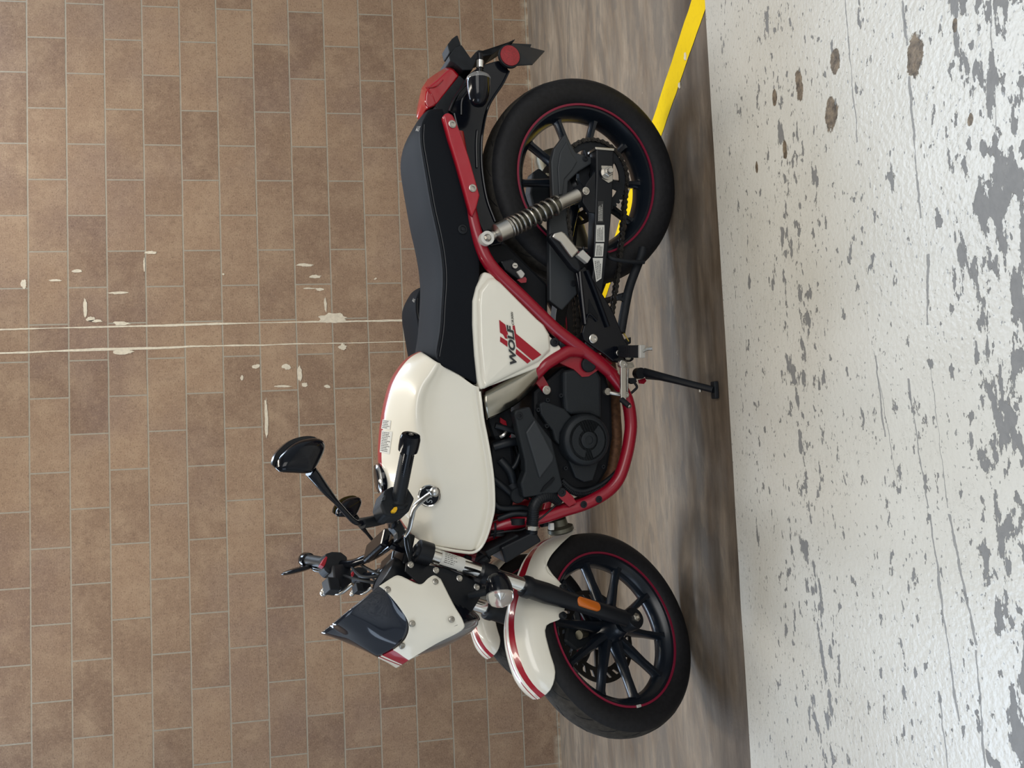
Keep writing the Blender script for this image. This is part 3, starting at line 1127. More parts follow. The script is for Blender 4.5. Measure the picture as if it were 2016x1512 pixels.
# steering head
fm.cyl(U(930, 1092, 0), U(835, 1072, 0), .032, 24)
fm.plate(US([(838, 1060, .03), (860, 1084, .03), (905, 1092, .03), (935, 1070, .03), (965, 1030, .03), (900, 1030, .03)], .03), .06)
frame = fm.build('frame', 'redframe', bike, 'B')
MB().lathe([(.0215, 0), (.0215, .010), (.018, .013), (0, .013)], U(1157, 718, .122), -Y, 32).build('pivot_cap', 'matte', frame, 'B')
bk = MB()
bk.plate(US([(1096, 975), (1111, 962), (1128, 977), (1136, 990), (1121, 998)], .142), .006)
bk.build('cover_bracket', 'redframe', frame, 'B', bevel=.002, smooth=False)
bolt(1106, 969, .143, frame, .010, 'matte')
bolt(1149, 993, .140, frame, .008, 'matte')
bolt(1179, 983, .144, frame, .008, 'matte')
bolt(1076, 768, .112, frame, .010, 'steel')
fb = MB()
for px, py, s in ((1019, 1026, .098), (978, 1048, .08)):
    a = U(px, py - 6, s)
    b_ = U(px, py + 6, s)
    fb.cyl(a, b_, .0215, 16)
# cable ties
fb.build('frame_band', 'matte', frame, 'B')

# ---- fuel tank (half control net, mirrored)
rows = [
    US([(828, 690), (800, 706), (772, 745), (757, 795), (748, 850), (745, 905), (752, 952), (772, 1002), (798, 1040), (818, 1060)], 0.0),
    US([(832, 692), (806, 708), (779, 748), (765, 797), (757, 850), (755, 905), (761, 950), (779, 1000), (803, 1040), (821, 1062)], .036),
    US([(842, 698), (824, 720), (804, 752), (792, 800), (786, 850), (785, 905), (790, 950), (802, 998), (820, 1040), (830, 1068)], .090),
    US([(860, 710, .126), (846, 735, .128), (828, 762, .130), (818, 800, .132), (820, 850, .133), (830, 905, .134), (838, 950, .133), (842, 1000, .131), (846, 1044, .130), (850, 1075, .128)], 0),
    US([(870, 714, .124), (860, 738, .122), (846, 765, .122), (838, 803, .124), (842, 850, .130), (856, 905, .140), (864, 950, .143), (862, 1000, .141), (862, 1046, .138), (864, 1078, .134)], 0),
    US([(885, 722, .118), (876, 742, .116), (866, 768, .116), (860, 805, .118), (866, 850, .126), (882, 905, .140), (888, 950, .146), (884, 1000, .145), (880, 1048, .142), (878, 1080, .138)], 0),
    US([(906, 737, .122), (902, 755, .120), (898, 780, .120), (896, 815, .122), (904, 855, .128), (916, 905, .138), (924, 950, .142), (922, 1000, .142), (912, 1050, .140), (904, 1084, .136)], 0),
    US([(926, 752, .126), (926, 766, .124), (927, 790, .124), (930, 822, .126), (938, 860, .130), (946, 908, .136), (951, 952, .138), (950, 1000, .138), (938, 1050, .138), (926, 1086, .134)], 0),
    US([(934, 757, .128), (936, 769, .124), (939, 794, .123), (943, 826, .125), (949, 862, .127), (956, 908, .131), (961, 952, .133), (961, 1000, .133), (949, 1050, .131), (934, 1085, .129)], 0),
    US([(938, 758, .132), (940, 769, .131), (943, 795, .131), (947, 827, .132), (954, 862, .134), (962, 908, .138), (967, 952, .140), (967, 1000, .140), (956, 1051, .138), (939, 1085, .134)], 0),
    US([(941, 759, .134), (943, 770, .133), (946, 795, .133), (950, 827, .134), (957, 862, .136), (965, 908, .140), (970, 952, .142), (971, 1001, .142), (960, 1050, .140), (942, 1083, .136)], 0),
]
under = [Vector((q.x, q.y * .55, q.z + .012)) for q in rows[-1]]
rows.append(under)
N = 34
rows = [smooth_path(r, N) for r in rows]
# turn the front and rear ends inwards so that the shell closes
for r in rows:
    e = r[-1]
    r.append(Vector((e.x + .004, e.y * .95, e.z)))
    r.append(Vector((e.x + .040, e.y * .55, e.z - .004)))
    a = r[0]
    r.insert(0, Vector((a.x - .006, a.y * .95, a.z - .003)))
    r.insert(0, Vector((a.x - .04, a.y * .6, a.z - .02)))
rows = densify(rows, 55)
TANK = surface(rows)
tk = MB()
tk.net(rows)
tk.mirror()
tank = tk.build('fuel_tank', 'tankpaint', bike, 'B', weld=.0004, sub=1, lateral=True)
# lip crease of the lower edge
lp = MB()
edge = [q for q in US([(944, 771, .1335), (947, 795, .135), (951, 827, .136), (958, 862, .138), (966, 908, .142), (971, 952, .144), (972, 998, .144), (967, 1025, .143), (957, 1058, .141), (945, 1079, .138), (930, 1088, .135), (905, 1086, .136), (875, 1081, .138), (848, 1075, .130), (828, 1066, .10)], 0)]
lp.tube(edge, .0042, 8, 60)
lp.mirror()
lp.build('tank_lip', 'white', tank, 'B')
# badge
bc = U(845, 976, .148)
bn = Vector((-.12, -1, .28)).normalized()
bx = bn.cross(Vector((0, 0, 1))).normalized() * -1
bx = Vector((1, 0, 0)) - bn * bn.x
bx.normalize()
by = bn.cross(bx)
if by.z < 0:
    by = -by
bd = MB()
bd.lathe([(.0292, -.006), (.0292, .002), (.027, .0045), (.0245, .003), (.0245, .0015)], bc, bn, 48)
badge = bd.build('tank_badge', 'chrome', tank, 'B', label='round chrome badge with letters')
MB().lathe([(.0245, .0015), (.0245, .0022), (0, .0032)], bc, bn, 40).build('badge_face', 'gloss', badge, 'B')
text_obj('badge_letters', 'SYM', bc - bx * .018 - by * .0075 + bn * .0034, bx, by, .015, 'chrome', badge, width=.036, shear=.1)
# fuel cap, standing proud on the crest
cc = U(748, 942, .0)
cn = Vector((-.10, 0, 1)).normalized()
fc_ = MB()
fc_.lathe([(.040, -.022), (.041, .002), (.037, .008), (.030, .011), (.012, .012), (0, .012)], cc, cn, 40)
fcap = fc_.build('fuel_cap', 'gloss', tank, 'B')
MB().lathe([(.0405, .000), (.0425, .002), (.0425, .006), (.038, .0085)], cc, cn, 40, loop=True, cap=False).build('cap_ring', 'chrome', fcap, 'B')
# warning stickers near the crest
def tank_label(corners, rows_, name, seed):
    nu, nv = 10, 6
    c00, c10, c11, c01 = [Vector((p[0], p[1])) for p in corners]

    def pt(u, v, lift=.0008):
        p = c00.lerp(c10, u).lerp(c01.lerp(c11, u), v)
        return lay(TANK, p.x, p.y, lift)[0]
    mb = MB()
    mb.net([[pt(i / nu, j / nv) for i in range(nu + 1)] for j in range(nv + 1)])
    o = mb.build(name, 'label', tank, 'B')
    rnd = random.Random(seed)
    tx = MB()
    for k in range(rows_):
        u0 = .05 + .9 * (k + .2) / rows_
        u1 = .05 + .9 * (k + .62) / rows_
        v = .08
        end = rnd.uniform(.6, .93)
        while v < end:
            e = min(end, v + rnd.uniform(.06, .16))
            tx.add([pt(u0, v, .0012), pt(u1, v, .0012), pt(u1, e, .0012), pt(u0, e, .0012)], [(0, 1, 2, 3)])
            v = e + .04
    tx.build('small_print', 'ink', o, 'B', smooth=False)


tank_label([(754, 826), (751, 844), (768, 846), (770, 828)], 5, 'warning_label', 11)
tank_label([(752, 847), (748, 890), (767, 894), (773, 850)], 12, 'warning_label', 12)

# ---- seat
CAM_L = BIKE_I @ CAM_POS
srows = [
    US([(842, 216), (815, 237), (801, 268), (796, 310), (796, 360), (799, 415), (806, 460), (818, 505), (827, 550), (832, 600), (833, 650), (834, 695), (862, 733)], 0.0),
    US([(844, 215), (820, 238), (807, 268), (802, 310), (802, 360), (805, 415), (812, 460), (823, 505), (832, 550), (837, 600), (837, 650), (838, 697), (864, 734)], .07),
    US([(846, 214), (825, 245), (818, 275), (820, 318), (822, 360), (828, 412), (836, 460), (847, 505), (853, 550), (855, 600), (852, 650), (850, 698), (868, 728)], .112),
    US([(848, 214), (832, 245), (831, 278), (838, 322), (845, 362), (854, 412), (865, 460), (873, 505), (876, 550), (873, 604), (870, 652), (862, 702), (874, 722)], .128),
    US([(858, 213), (852, 238), (856, 272), (866, 322), (876, 372), (886, 418), (896, 462), (905, 507), (908, 552), (904, 604), (901, 652), (898, 702), (902, 736)], .130),
    US([(868, 213), (874, 236), (884, 268), (898, 324), (911, 378), (922, 428), (932, 474), (940, 514), (938, 552), (932, 604), (930, 652), (933, 706), (935, 754)], .126),
    US([(870, 214), (876, 237), (886, 269), (900, 325), (913, 379), (924, 429), (934, 475), (942, 515), (940, 553), (934, 604), (932, 652), (935, 706), (937, 757)], .110),
]
# the seat narrows towards the tail light
for r in srows[3:]:
    for i, k in ((0, .72), (1, .90), (2, .98)):
        p = (r[i] - CAM_L)
        t = (r[i].y * k - CAM_L.y) / p.y
        r[i] = CAM_L + p * t
# gently crowned top between the two seams
for i, q in enumerate(srows[3]):
    w_ = -q.y
    srows[0][i] = Vector((q.x, 0, q.z + .013))
    srows[1][i] = Vector((q.x, -w_ * .55, q.z + .011))
    srows[2][i] = Vector((q.x, -w_ * .88, q.z + .0055))
SEAM = [q + Vector((0, -.0008, .0004)) for q in srows[3][1:12]]
srows.append([Vector((q.x, q.y * .4, q.z + .006)) for q in srows[-1]])
srows = [smooth_path(r, 26) for r in srows]
for r in srows:
    a = r[0]
    r.insert(0, Vector((a.x + .002, a.y * .9, a.z - .002)))
    r.insert(0, Vector((a.x - .02, a.y * .5, a.z - .01)))
    e = r[-1]
    r.append(Vector((e.x - .001, e.y * .9, e.z)))
    r.append(Vector((e.x + .02, e.y * .5, e.z)))
srows = densify(srows, 44)
SEAT = surface(srows)
st = MB()
st.net(srows)
st.mirror()
seat = st.build('seat', 'seat', bike, 'B', weld=.0004, sub=1)
sm = MB()
seam = SEAM
sm.tube(seam, .0019, 6, 60)
sm.mirror()
sm.build('seat_piping', 'seat', seat, 'B')
sm2 = MB()
off = [q + Vector((0, -.0006, -.0045)) for q in seam]
sm2.tube(off, .0006, 5, 60)
sm2.mirror()
sm2.build('stitching', 'stitch', seat, 'B')
c = U(910, 452, .129)
MB().lathe([(.0125, 0), (.0125, .004), (.009, .005), (.009, .002), (.004, .002), (.004, .005), (0, .005)], c, -Y, 24).build('seat_button', 'matte', seat, 'B')
q, nq = lay(SEAT, 827, 249, .001)
tx_ = nq.cross(Vector((0, 0, 1))).normalized()
if tx_.x < 0:
    tx_ = -tx_
text_obj('seat_letters', 'SYM', q - tx_ * .01, tx_, nq.cross(tx_) if nq.cross(tx_).z > 0 else -nq.cross(tx_), .014, 'paintsilver', seat, width=.034)

# ---- side covers


def side_cover(sgn):
    def fin(mb):
        if sgn < 0:
            mb.v = [Vector((q.x, -q.y, q.z)) for q in mb.v]
        return mb
    o = MB()
    o.plate(US([(953, 534), (984, 543), (1010, 566), (1050, 618), (1070, 648), (1090, 668), (1104, 682), (1107, 690), (1100, 699), (1085, 713), (1074, 719), (945, 768), (940, 745), (935, 700), (931, 640), (931, 592), (938, 565)], .134), .03)
    base = fin(o).build('side_cover', 'white', bike, 'B', bevel=.007, smooth=False, seg=3)
    i = MB()
    pts = US([(956, 556), (962, 549), (972, 547), (984, 555), (1015, 586), (1058, 629), (1071, 640), (1082, 659), (1084, 690), (1062, 711), (955, 763), (949, 742), (943, 679), (941, 600), (944, 572)], .142)
    cen = sum(pts, Vector()) / len(pts)
    r0 = [q + Vector((0, .010, 0)) + (q - cen) * .02 for q in pts]
    r1 = [q + (cen - q) * .015 + Vector((0, -.001, 0)) for q in pts]
    r2 = [q + (cen - q) * .075 + Vector((0, -.006, 0)) for q in pts]
    r3 = [q + (cen - q) * .40 + Vector((0, -.007, 0)) for q in pts]
    i.loft([r0, r1, r2, r3], True, False)
    n = len(pts)
    i.f.append(tuple(3 * n + k for k in range(n)))
    i.m.append(0)
    fin(i).build('cover_panel', 'white', base, 'B', bevel=.002)
    bo = MB()
    bo.lathe([(.0125, 0), (.0125, .005), (.010, .007), (.006, .007), (.005, .003), (0, .003)], U(1091, 674, .135), -Y, 24)
    fin(bo).build('cover_bolt', 'matte', base, 'B')
    return base


cover = side_cover(1)
side_cover(-1)


def z5(X, Y_):
    return (880 + X / 5.04, 500 + Y_ / 5.04)


for poly in ([(520, 655), (578, 700), (600, 775), (612, 815), (600, 840), (580, 838), (560, 800), (528, 778)],
             [(530, 820), (600, 866), (600, 920), (528, 868)],
             [(652, 712), (672, 708), (686, 790), (937, 1000), (852, 1056), (690, 918), (682, 860), (660, 780)],
             [(688, 942), (832, 1060), (800, 1087), (684, 990)]):
    MB().plate(US([z5(*p) for p in poly], .1512), .002).build('decal_stripe', 'decal', cover, 'B', smooth=False)
lo = U(*z5(690, 1092), .1512)
le = U(*z5(655, 700), .1512)
dx = le - lo
up = U(*z5(635, 1090), .1512) - lo
up = Vector((0, 0, 1)) - dx.normalized() * dx.normalized().z
text_obj('cover_lettering', 'WOLF', lo + Vector((0, -.0004, 0)) - dx * .01 - up * .0012, dx, up, .0218, 'label', cover, width=dx.length * 1.03, shear=.25, bold=.06)
text_obj('cover_lettering', 'WOLF', lo + Vector((0, -.0010, 0)), dx, up, .0195, 'ink', cover, width=dx.length, shear=.25, bold=.042)
text_obj('cover_lettering', 'CR300i', U(*z5(664, 705), .1512) + Vector((0, -.0006, 0)), dx, up, .0062, 'ink', cover, width=.036, shear=.2, bold=.02)

# ---- rear red trims, rear mudguard, tail light
trim = None
for sd in (1, -1):
    tr = MB()
    tr.plate(US([(872, 229), (876, 223), (884, 221), (892, 226), (897, 236), (908, 262), (924, 310), (945, 384), (939, 408), (931, 427), (926, 420), (915, 380), (898, 320), (884, 275)], .142), .022)
    t2 = MB()
    t2.plate(US([(880, 290), (900, 330), (918, 390), (930, 432), (942, 470), (930, 472), (915, 430), (898, 375), (886, 320)], .118), .012)
    if sd < 0:
        tr.flip()
        t2.flip()
    o = tr.build('tail_trim', 'red', bike, 'B', bevel=.009, smooth=False, seg=3)
    t2.build('trim_bracket', 'redframe', o, 'B', bevel=.003, smooth=False)
    trim = trim or o
bolt(890.5, 244.5, .143, trim, .0085, 'steel')
bolt(930.5, 370.5, .143, trim, .0085, 'steel')

mg = MB()
mgp = [(893, 224), (884, 219), (914, 157), (926, 143), (948, 128), (982, 118), (998, 131), (1003, 139), (992, 162), (976, 187), (963, 209), (954, 237), (949, 265), (948, 300), (950, 340), (959, 392), (975, 436), (990, 480), (965, 485), (940, 430), (925, 372), (911, 312), (902, 262)]
mg.plate(US(mgp, .078), .018)
mg.mirror()
# inner skin that joins the two sides above the tyre
for a_, b_ in zip([(893, 224), (914, 157), (926, 143), (948, 128), (972, 121)], [(914, 157), (926, 143), (948, 128), (972, 121), (985, 120)]):
    A, B_ = U(*a_, .07), U(*b_, .07)
    for q in (A, B_):
        q.x -= .002
    mg.add([A, B_, Vector((B_.x, -B_.y, B_.z)), Vector((A.x, -A.y, A.z))], [(0, 1, 2, 3)])
inn = US([(962, 209), (954, 237), (949, 265), (948, 300), (950, 340), (959, 392), (975, 436), (990, 480)], .07)
mg.net([[q + Vector((-.006, 0, .008)) for q in inn], [Vector((q.x - .012, 0, q.z + .020)) for q in inn], [Vector((q.x - .006, -q.y, q.z + .008)) for q in inn]])
rg = mg.build('rear_mudguard', 'gloss', bike, 'B', bevel=.004, smooth=False)
rb = MB()
rb.tube(US([(884, 219, .082), (897, 190, .082), (920, 163, .082), (950, 140, .082)], 0), .0035, 8, 16)
rb.tube(US([(908, 226, .080), (910, 196, .081), (925, 175, .081), (945, 157, .081)], 0), .003, 8, 16)
rb.tube(US([(939, 330, .081), (938, 285, .081), (940, 255, .081)], 0), .003, 8, 12)
rb.tube(US([(975, 436, .081), (959, 392, .081), (950, 340, .081), (948, 300, .081), (950, 262, .081), (962, 209, .081), (990, 164, .081), (1002, 140, .081)], 0), .0035, 8, 40)
rb.build('mudguard_rib', 'gloss', rg, 'B')

tb = MB()
tb.plate(US([(905, 148), (914, 157), (884, 220), (879, 223), (866, 222), (857, 208)], .074), 0.0)
tb.v = []
tb.f = []
tb.m = []
out = US([(905, 148), (915, 157), (890, 220), (879, 226), (866, 224), (857, 207)], .054)
tb.plate(out, .108)
tail_b = tb.build('tail_light', 'matte', bike, 'B', bevel=.003, smooth=False)
tl = MB()
sil = [(827, 190), (830, 173), (842, 155), (858, 144), (878, 131.5), (886, 130), (893, 134), (905, 148), (861, 206), (857, 209), (838, 218), (829, 206)]
near = [(836, 192), (838, 180), (846, 168), (862, 155), (879, 139), (886, 134), (893, 137), (904, 149), (862, 206), (857, 209), (842, 216), (836, 206)]
c0 = US(near, .052)
c1 = US(near, .046)
cm_ = US(sil, .0)
tl.loft([[q.lerp(sum(c0, Vector()) / 12, .06) for q in c0], c1, cm_, [Vector((q.x, -q.y, q.z)) for q in c1], [Vector((q.x, -q.y, q.z)) for q in [q.lerp(sum(c0, Vector()) / 12, .06) for q in c0]]])
lens = tl.build('tail_lens', 'redlens', tail_b, 'B', bevel=.004, seg=3, label='red tail lens')
rbm = MB()
rbm.tube(US([(838, 172, .0535), (850, 186, .0535), (857, 205, .0535)], 0), .002, 6, 10)
rbm.tube(US([(872, 157, .0535), (858, 170, .0535), (840, 172, .0535)], 0), .002, 6, 10)
rbm.build('lens_rib', 'redlens', lens, 'B')


def bullet(px_tip, px_base, px_lens, s, r, fr, parent, stalk, name='turn_signal'):
    a, b_, c_ = U(*px_tip, s, fr), U(*px_base, s, fr), U(*px_lens, s, fr)
    out = []
    for sgn in (1, -1):
        def F(q):
            return Vector((q.x, q.y * sgn, q.z))
        A, B_, C_ = F(a), F(b_), F(c_)
        d = (B_ - A).normalized()
        Ln = (B_ - A).length
        mb = MB()
        prof = [(r * math.sin(math.pi / 2 * min(1, (k / 10)) ** .75) * (1.0), Ln * (1 - math.cos(math.pi / 2 * k / 10)) if k else 0) for k in range(11)]
        mb.lathe(prof + [(r, Ln)], A, d, 32)
        body = mb.build(name, 'gloss', parent, fr)
        ll = (C_ - B_).length
        lm = MB()
        lm.lathe([(r * 1.0, 0), (r * 1.02, ll * .18), (r * .96, ll * .45), (r * .7, ll * .8), (r * .35, ll * .96), (0, ll)], B_, (C_ - B_).normalized(), 32)
        lm.build('signal_lens', 'clear', body, fr, label='clear lens')
        MB().lathe([(r * .97, .001), (r * .6, .0045), (r * .3, .002), (0, .012)], B_, (C_ - B_).normalized(), 32, cap=False).build('signal_reflector', 'chrome', body, fr)
        stm = MB()
        stm.tube([F(q) for q in stalk], .009, 10, 10)
        stm.build('signal_stalk', 'matte', body, fr)
        out.append(body)
    return out


bullet((942, 210), (942, 158), (941, 144), .165, .0325, 'B', bike, [U(943, 162, .15), U(945, 150, .10), U(950, 140, .06)])
c = MB()
c.cyl(U(945, 134, .10), U(945, 120, .10), .0105, 18)
c.build('signal_collar', 'chrome', rg, 'B')
c = MB()
c.cyl(U(944, 106, .10), U(945, 122, .10), .0085, 18)
c.cyl(U(945, 134, .10), U(942, 165, .10), .008, 18)
c.build('signal_pipe', 'gloss', rg, 'B')

# plate carrier, plate, reflector
pc = MB()
pc.plate(US([(884, 91), (890, 76), (898, 70), (901, 69), (909, 89), (900, 93), (905, 91), (909, 88), (927, 114), (934, 117), (930, 138), (912, 138), (886, 119), (884, 110), (897, 94)], .055), .0)
pc.v = []; pc.f = []; pc.m = []
pc.plate(US([(881, 88), (890, 76), (898, 70), (901, 69), (908, 89), (900, 93), (890, 104), (885, 104)], .045), .060)
pc.plate(US([(884, 110), (897, 93), (909, 88), (927, 114), (938, 117), (930, 138), (912, 138), (898, 126), (886, 119)], .055), .100)
pc.plate(US([(925, 116), (936, 103), (942, 98), (958, 100), (966, 106), (975, 100), (982, 92), (1000, 83), (1015, 76), (1012, 81), (985, 95), (968, 108), (955, 110), (935, 118)], .050), .075)
carrier = pc.build('plate_carrier', 'matte', bike, 'B', bevel=.003, smooth=False)
pl = MB()
pp = [U(1000, 130, .085), U(1048, 127, .085), U(1072, 101, -.07), U(1044, 94, -.07), U(1046, 88, -.085), U(1004, 86, -.085)]
pl.add(pp, [tuple(range(6))])
pl.build('number_plate_back', 'engine', carrier, 'B', smooth=False, solid=.003, label='bare dark plate seen from behind')
rfm = MB()
rc = U(1003, 111, .095)
rfm.lathe([(.0325, -.006), (.0325, .003), (.029, .004)], rc, -Y, 40)
ref = rfm.build('side_reflector', 'matte', bike, 'B')
MB().lathe([(.029, .002), (.0285, .0065), (.02, .0085), (0, .009)], rc, -Y, 40).build('reflector_lens', 'redref', ref, 'B', label='red reflector')

# ---- engine
eg = MB()
eg.plate(US([(1050, 770), (1110, 720), (1190, 722), (1206, 780), (1208, 860), (1198, 925), (1175, 965), (1130, 968), (1090, 955), (1050, 880)], .095), .19)
engine = eg.build('engine', 'dark', bike, 'B', bevel=.012, smooth=False)
cy = MB()
ca, cb = U(1090, 900, 0), U(975, 935, 0)
d = (cb - ca).normalized()
ud = Vector((-d.z, 0, d.x))
Lc = (cb - ca).length
cy.box(ca + d * Lc * .45, d * Lc * .5, Vector((0, .062, 0)), ud * .062)
for k in range(9):
    cy.box(ca + d * Lc * (.12 + .075 * k), d * .0022, Vector((0, .080, 0)), ud * .082)
cy.build('cylinder_fins', 'dark', engine, 'B', bevel=.0015, smooth=False)
hd = MB()
hd.plate(US([(968, 870), (1010, 858), (1020, 960), (1008, 1010), (978, 1015), (966, 950)], .085), .17)
hd.build('cylinder_head', 'dark', engine, 'B', bevel=.012, smooth=False)
ab = MB()
ab.plate(US([(965, 790), (1000, 790), (1020, 830), (1008, 862), (975, 870), (962, 830)], .07), .14)
ab.build('throttle_body', 'matte', engine, 'B', bevel=.015, smooth=False)
pw = MB()
for p, rr in (([(975, 838, .085), (1000, 845, .09), (1020, 852, .085)], .009), ([(972, 880, .09), (1000, 872, .10), (1022, 868, .09)], .012), ([(985, 905, .09), (1005, 930, .10), (1012, 960, .09)], .012), ([(968, 940, .09), (995, 962, .10), (1020, 985, .095)], .009), ([(970, 985, .09), (985, 1000, .10), (1030, 1000, .10), (1045, 1008, .10)], .008), ([(980, 1022, .09), (1010, 1012, .10), (1040, 1012, .11)], .008), ([(1000, 930, .095), (1015, 915, .10), (1025, 890, .095)], .007)):
    pw.tube(US(p, 0), rr, 10, 14)
pw.build('engine_hoses', 'hose', engine, 'B')
wt = MB()
wt.cyl(U(1006, 952, .09), U(1027, 985, .10), .016, 20)
wt.lathe([(.02, 0), (.022, .004), (.02, .009)], U(1018, 975, .105), -Y, 24)
wt.build('hose_connector', 'matte', engine, 'B')
vt = MB()
vt.plate(US([(985, 822), (996, 829), (998, 838), (993, 838), (985, 832)], .08), .006)
vt.build('warning_tag', 'decal', engine, 'B', smooth=False)
tgc = MB()
tgc.tube(US([(985, 860, .09), (992, 856, .095), (996, 850, .09)], 0), .006, 8, 8)
tgc.build('hose_clip', 'alu', engine, 'B')


def z7(X, Y_):
    return (940 + X / 4.0875, 730 + Y_ / 4.0875)


cv = MB()
cv.plate(US([z7(*p) for p in [(298, 345), (312, 318), (425, 288), (455, 365), (600, 555), (640, 720), (690, 925), (645, 985), (372, 1022), (350, 905), (385, 810), (380, 720), (340, 540)]], .150), .035)
ccv = cv.build('cylinder_cover', 'engine', bike, 'B', bevel=.008, smooth=False, seg=3)
c2 = MB()
c2.plate(US([z7(*p) for p in [(392, 495), (462, 392), (485, 430), (617, 685), (612, 725), (503, 868)]], .156), .010)
c2.build('cover_facet', 'engine2', ccv, 'B', bevel=.004, smooth=False)
c3 = MB()
c3.plate(US([z7(*p) for p in [(510, 975), (535, 930), (615, 855), (625, 870), (600, 905), (530, 972)]], .1535), .006)
c3.build('cover_slot', 'dark', ccv, 'B', smooth=False)
x, yy = z7(337, 362)
bolt(x, yy, .151, ccv, .0085, 'matte')

sc_ = MB()
sc_.plate(US([z7(*p) for p in [(692, 0), (820, -25), (960, -20), (1000, 60), (1005, 392), (905, 350), (760, 352), (705, 330), (692, 200)]], .118), .05)
sc_.build('sprocket_cover', 'engine', engine, 'B', bevel=.010, smooth=False, seg=3)
kc = MB()
kc.plate(US([z7(*p) for p in [(498, 265), (552, 238), (600, 262), (705, 305), (765, 372), (712, 430), (672, 500), (664, 600), (625, 560), (605, 480), (560, 430), (505, 345)]], .120), .05)
kc.build('crankcase_cover', 'engine', engine, 'B', bevel=.006, smooth=False, seg=3)
gc = U(*z7(866, 556), .125)
gb = MB()
gb.lathe([(.074, -.05), (.074, .000), (.071, .012), (.062, .018), (.0575, .019)], gc, -Y, 56)
gb.plate(US([z7(*p) for p in [(690, 640), (745, 745), (790, 860), (860, 897), (930, 885), (975, 740), (1050, 640)]], .112), .05)
gen = gb.build('generator_cover', 'engine', engine, 'B', bevel=.003)
gf = MB()
gf.lathe([(.0575, .019), (.0575, .017), (0, .0165)], gc, -Y, 48)
gf.build('generator_face', 'engine', gen, 'B')
gg = MB()
gg.lathe([(.0235, .015), (.0235, .021), (.019, .0225), (.012, .0225), (.012, .020), (0, .020)], gc + Vector((.0, 0, -.002)), -Y, 36)
for a0, a1, ra, rb_ in ((R(30), R(165), .030, .050), (R(195), R(320), .030, .052)):
    n = 18
    A = [gc + Vector((math.cos(a0 + (a1 - a0) * k / n) * ra, -.0165, math.sin(a0 + (a1 - a0) * k / n) * ra)) for k in range(n + 1)]
    B_ = [gc + Vector((math.cos(a0 + (a1 - a0) * k / n) * (rb_ - .012 * abs(1 - 2 * k / n) * 0), -.0165, math.sin(a0 + (a1 - a0) * k / n) * rb_)) for k in range(n + 1)]
    lift = Vector((0, -.0035, 0))
    gg.loft([A, [q + lift for q in A], [q + lift for q in B_], B_], False, False)
gg.build('generator_emboss', 'engine', gen, 'B')
for px, py in [z7(555, 236), z7(480, 315), z7(548, 445), z7(662, 200), z7(700, 782), z7(1002, 770)]:
    bolt(px, py, .118, engine, .0055, 'matte', h=.010)

ex = MB()
ex.tube(US([(1000, 1012, 0), (1060, 1018, 0), (1130, 995, 0), (1180, 965, 0), (1203, 925, .01), (1212, 870, .01), (1210, 820, 0), (1206, 760, -.03), (1196, 690, -.09), (1180, 620, -.14), (1165, 560, -.16)], 0), .0195, 16, 60)
exo = ex.build('exhaust_pipe', 'rust', bike, 'B')
mf = MB()
ma, mb_ = U(1150, 540, -.17), U(1078, 300, -.19)
mf.lathe([(.02, -.01), (.036, .02), (.046, .06), (.046, (mb_ - ma).length - .02), (.040, (mb_ - ma).length), (.02, (mb_ - ma).length + .002), (.018, (mb_ - ma).length - .01)], ma, (mb_ - ma).normalized(), 36, sx=1.0)
mf.build('muffler', 'olive', exo, 'B')

for sd in (1, -1):
    ct = MB()
    top_ = US([(953, 774, .118), (980, 759, .120), (1020, 737, .120), (1065, 711, .116)], 0)
    m1 = US([(953, 783, .131), (980, 771, .133), (1022, 749, .133), (1066, 720, .126)], 0)
    m2 = US([(955, 803, .131), (982, 795, .133), (1024, 772, .133), (1062, 738, .126)], 0)
    low = US([(959, 826, .116), (990, 811, .118), (1024, 789, .118), (1053, 757, .114)], 0)
    rws = densify([smooth_path(r, 24) for r in (top_, m1, m2, low)], 20, False)
    ct.net(rws)
    if sd < 0:
        ct.flip()
    ct.build('chrome_trim', 'airbox', bike, 'B', solid=.004)

# ---- radiator, hoses, horn
rd = MB()
rd.plate(US([(987, 1078), (1054, 1045), (1067, 1066), (996, 1110)], .140), .28)
rad = rd.build('radiator', 'black', bike, 'B', bevel=.005, smooth=False)
rd2 = MB()
rd2.plate(US([(955, 1086), (1020, 1052), (1026, 1062), (962, 1098)], .120), .24)
rd2.tube(US([(962, 1098, .10), (945, 1112, .09), (940, 1128, .08)], 0), .012, 10, 10)
rd2.build('radiator_mount', 'matte', rad, 'B', bevel=.004, smooth=False)
fh = MB()
a, b_, c_, d_ = US([(990, 1082), (1054, 1050), (1064, 1066), (998, 1106)], .13)
hs = MB()
pts = smooth_path(US([(1100, 985, .12), (1082, 976, .135), (1062, 982, .14), (1051, 998, .14), (1049, 1019, .135), (1047, 1040, .13), (1046, 1056, .12)], 0), 60)
hs.tube(pts, .0155, 18)
for k in range(2, 58, 2):
    hs.tube([pts[k], pts[k + 1]], .0166, 18)
hz = hs.build('coolant_hose', 'hose', bike, 'B')
cl = MB()
cl.tube(US([(1048, 1034, .133), (1047, 1042, .132)], 0), .0182, 24)
cl.box(U(1042, 1040, .148), Vector((.004, 0, 0)), Vector((0, .005, 0)), Vector((0, 0, .006)))
cl.build('hose_clamp', 'alu', hz, 'B', smooth=False)
cb_ = MB()
for dz in (0, 6):
    p2 = US([(1106, 945 + dz, .105), (1126, 962 + dz, .11), (1150, 967 + dz, .11), (1180, 956 + dz, .11), (1205, 938 + dz * .5, .108), (1222, 920, .10)], 0)
    cb_.tube(p2, .0075 if dz == 0 else .006, 10, 40)
p3 = smooth_path(p2, 90)
for k in range(0, 60, 2):
    cb_.tube([p3[k], p3[k + 1]], .0085, 10)
cb_.build('lower_cables', 'hose', bike, 'B')
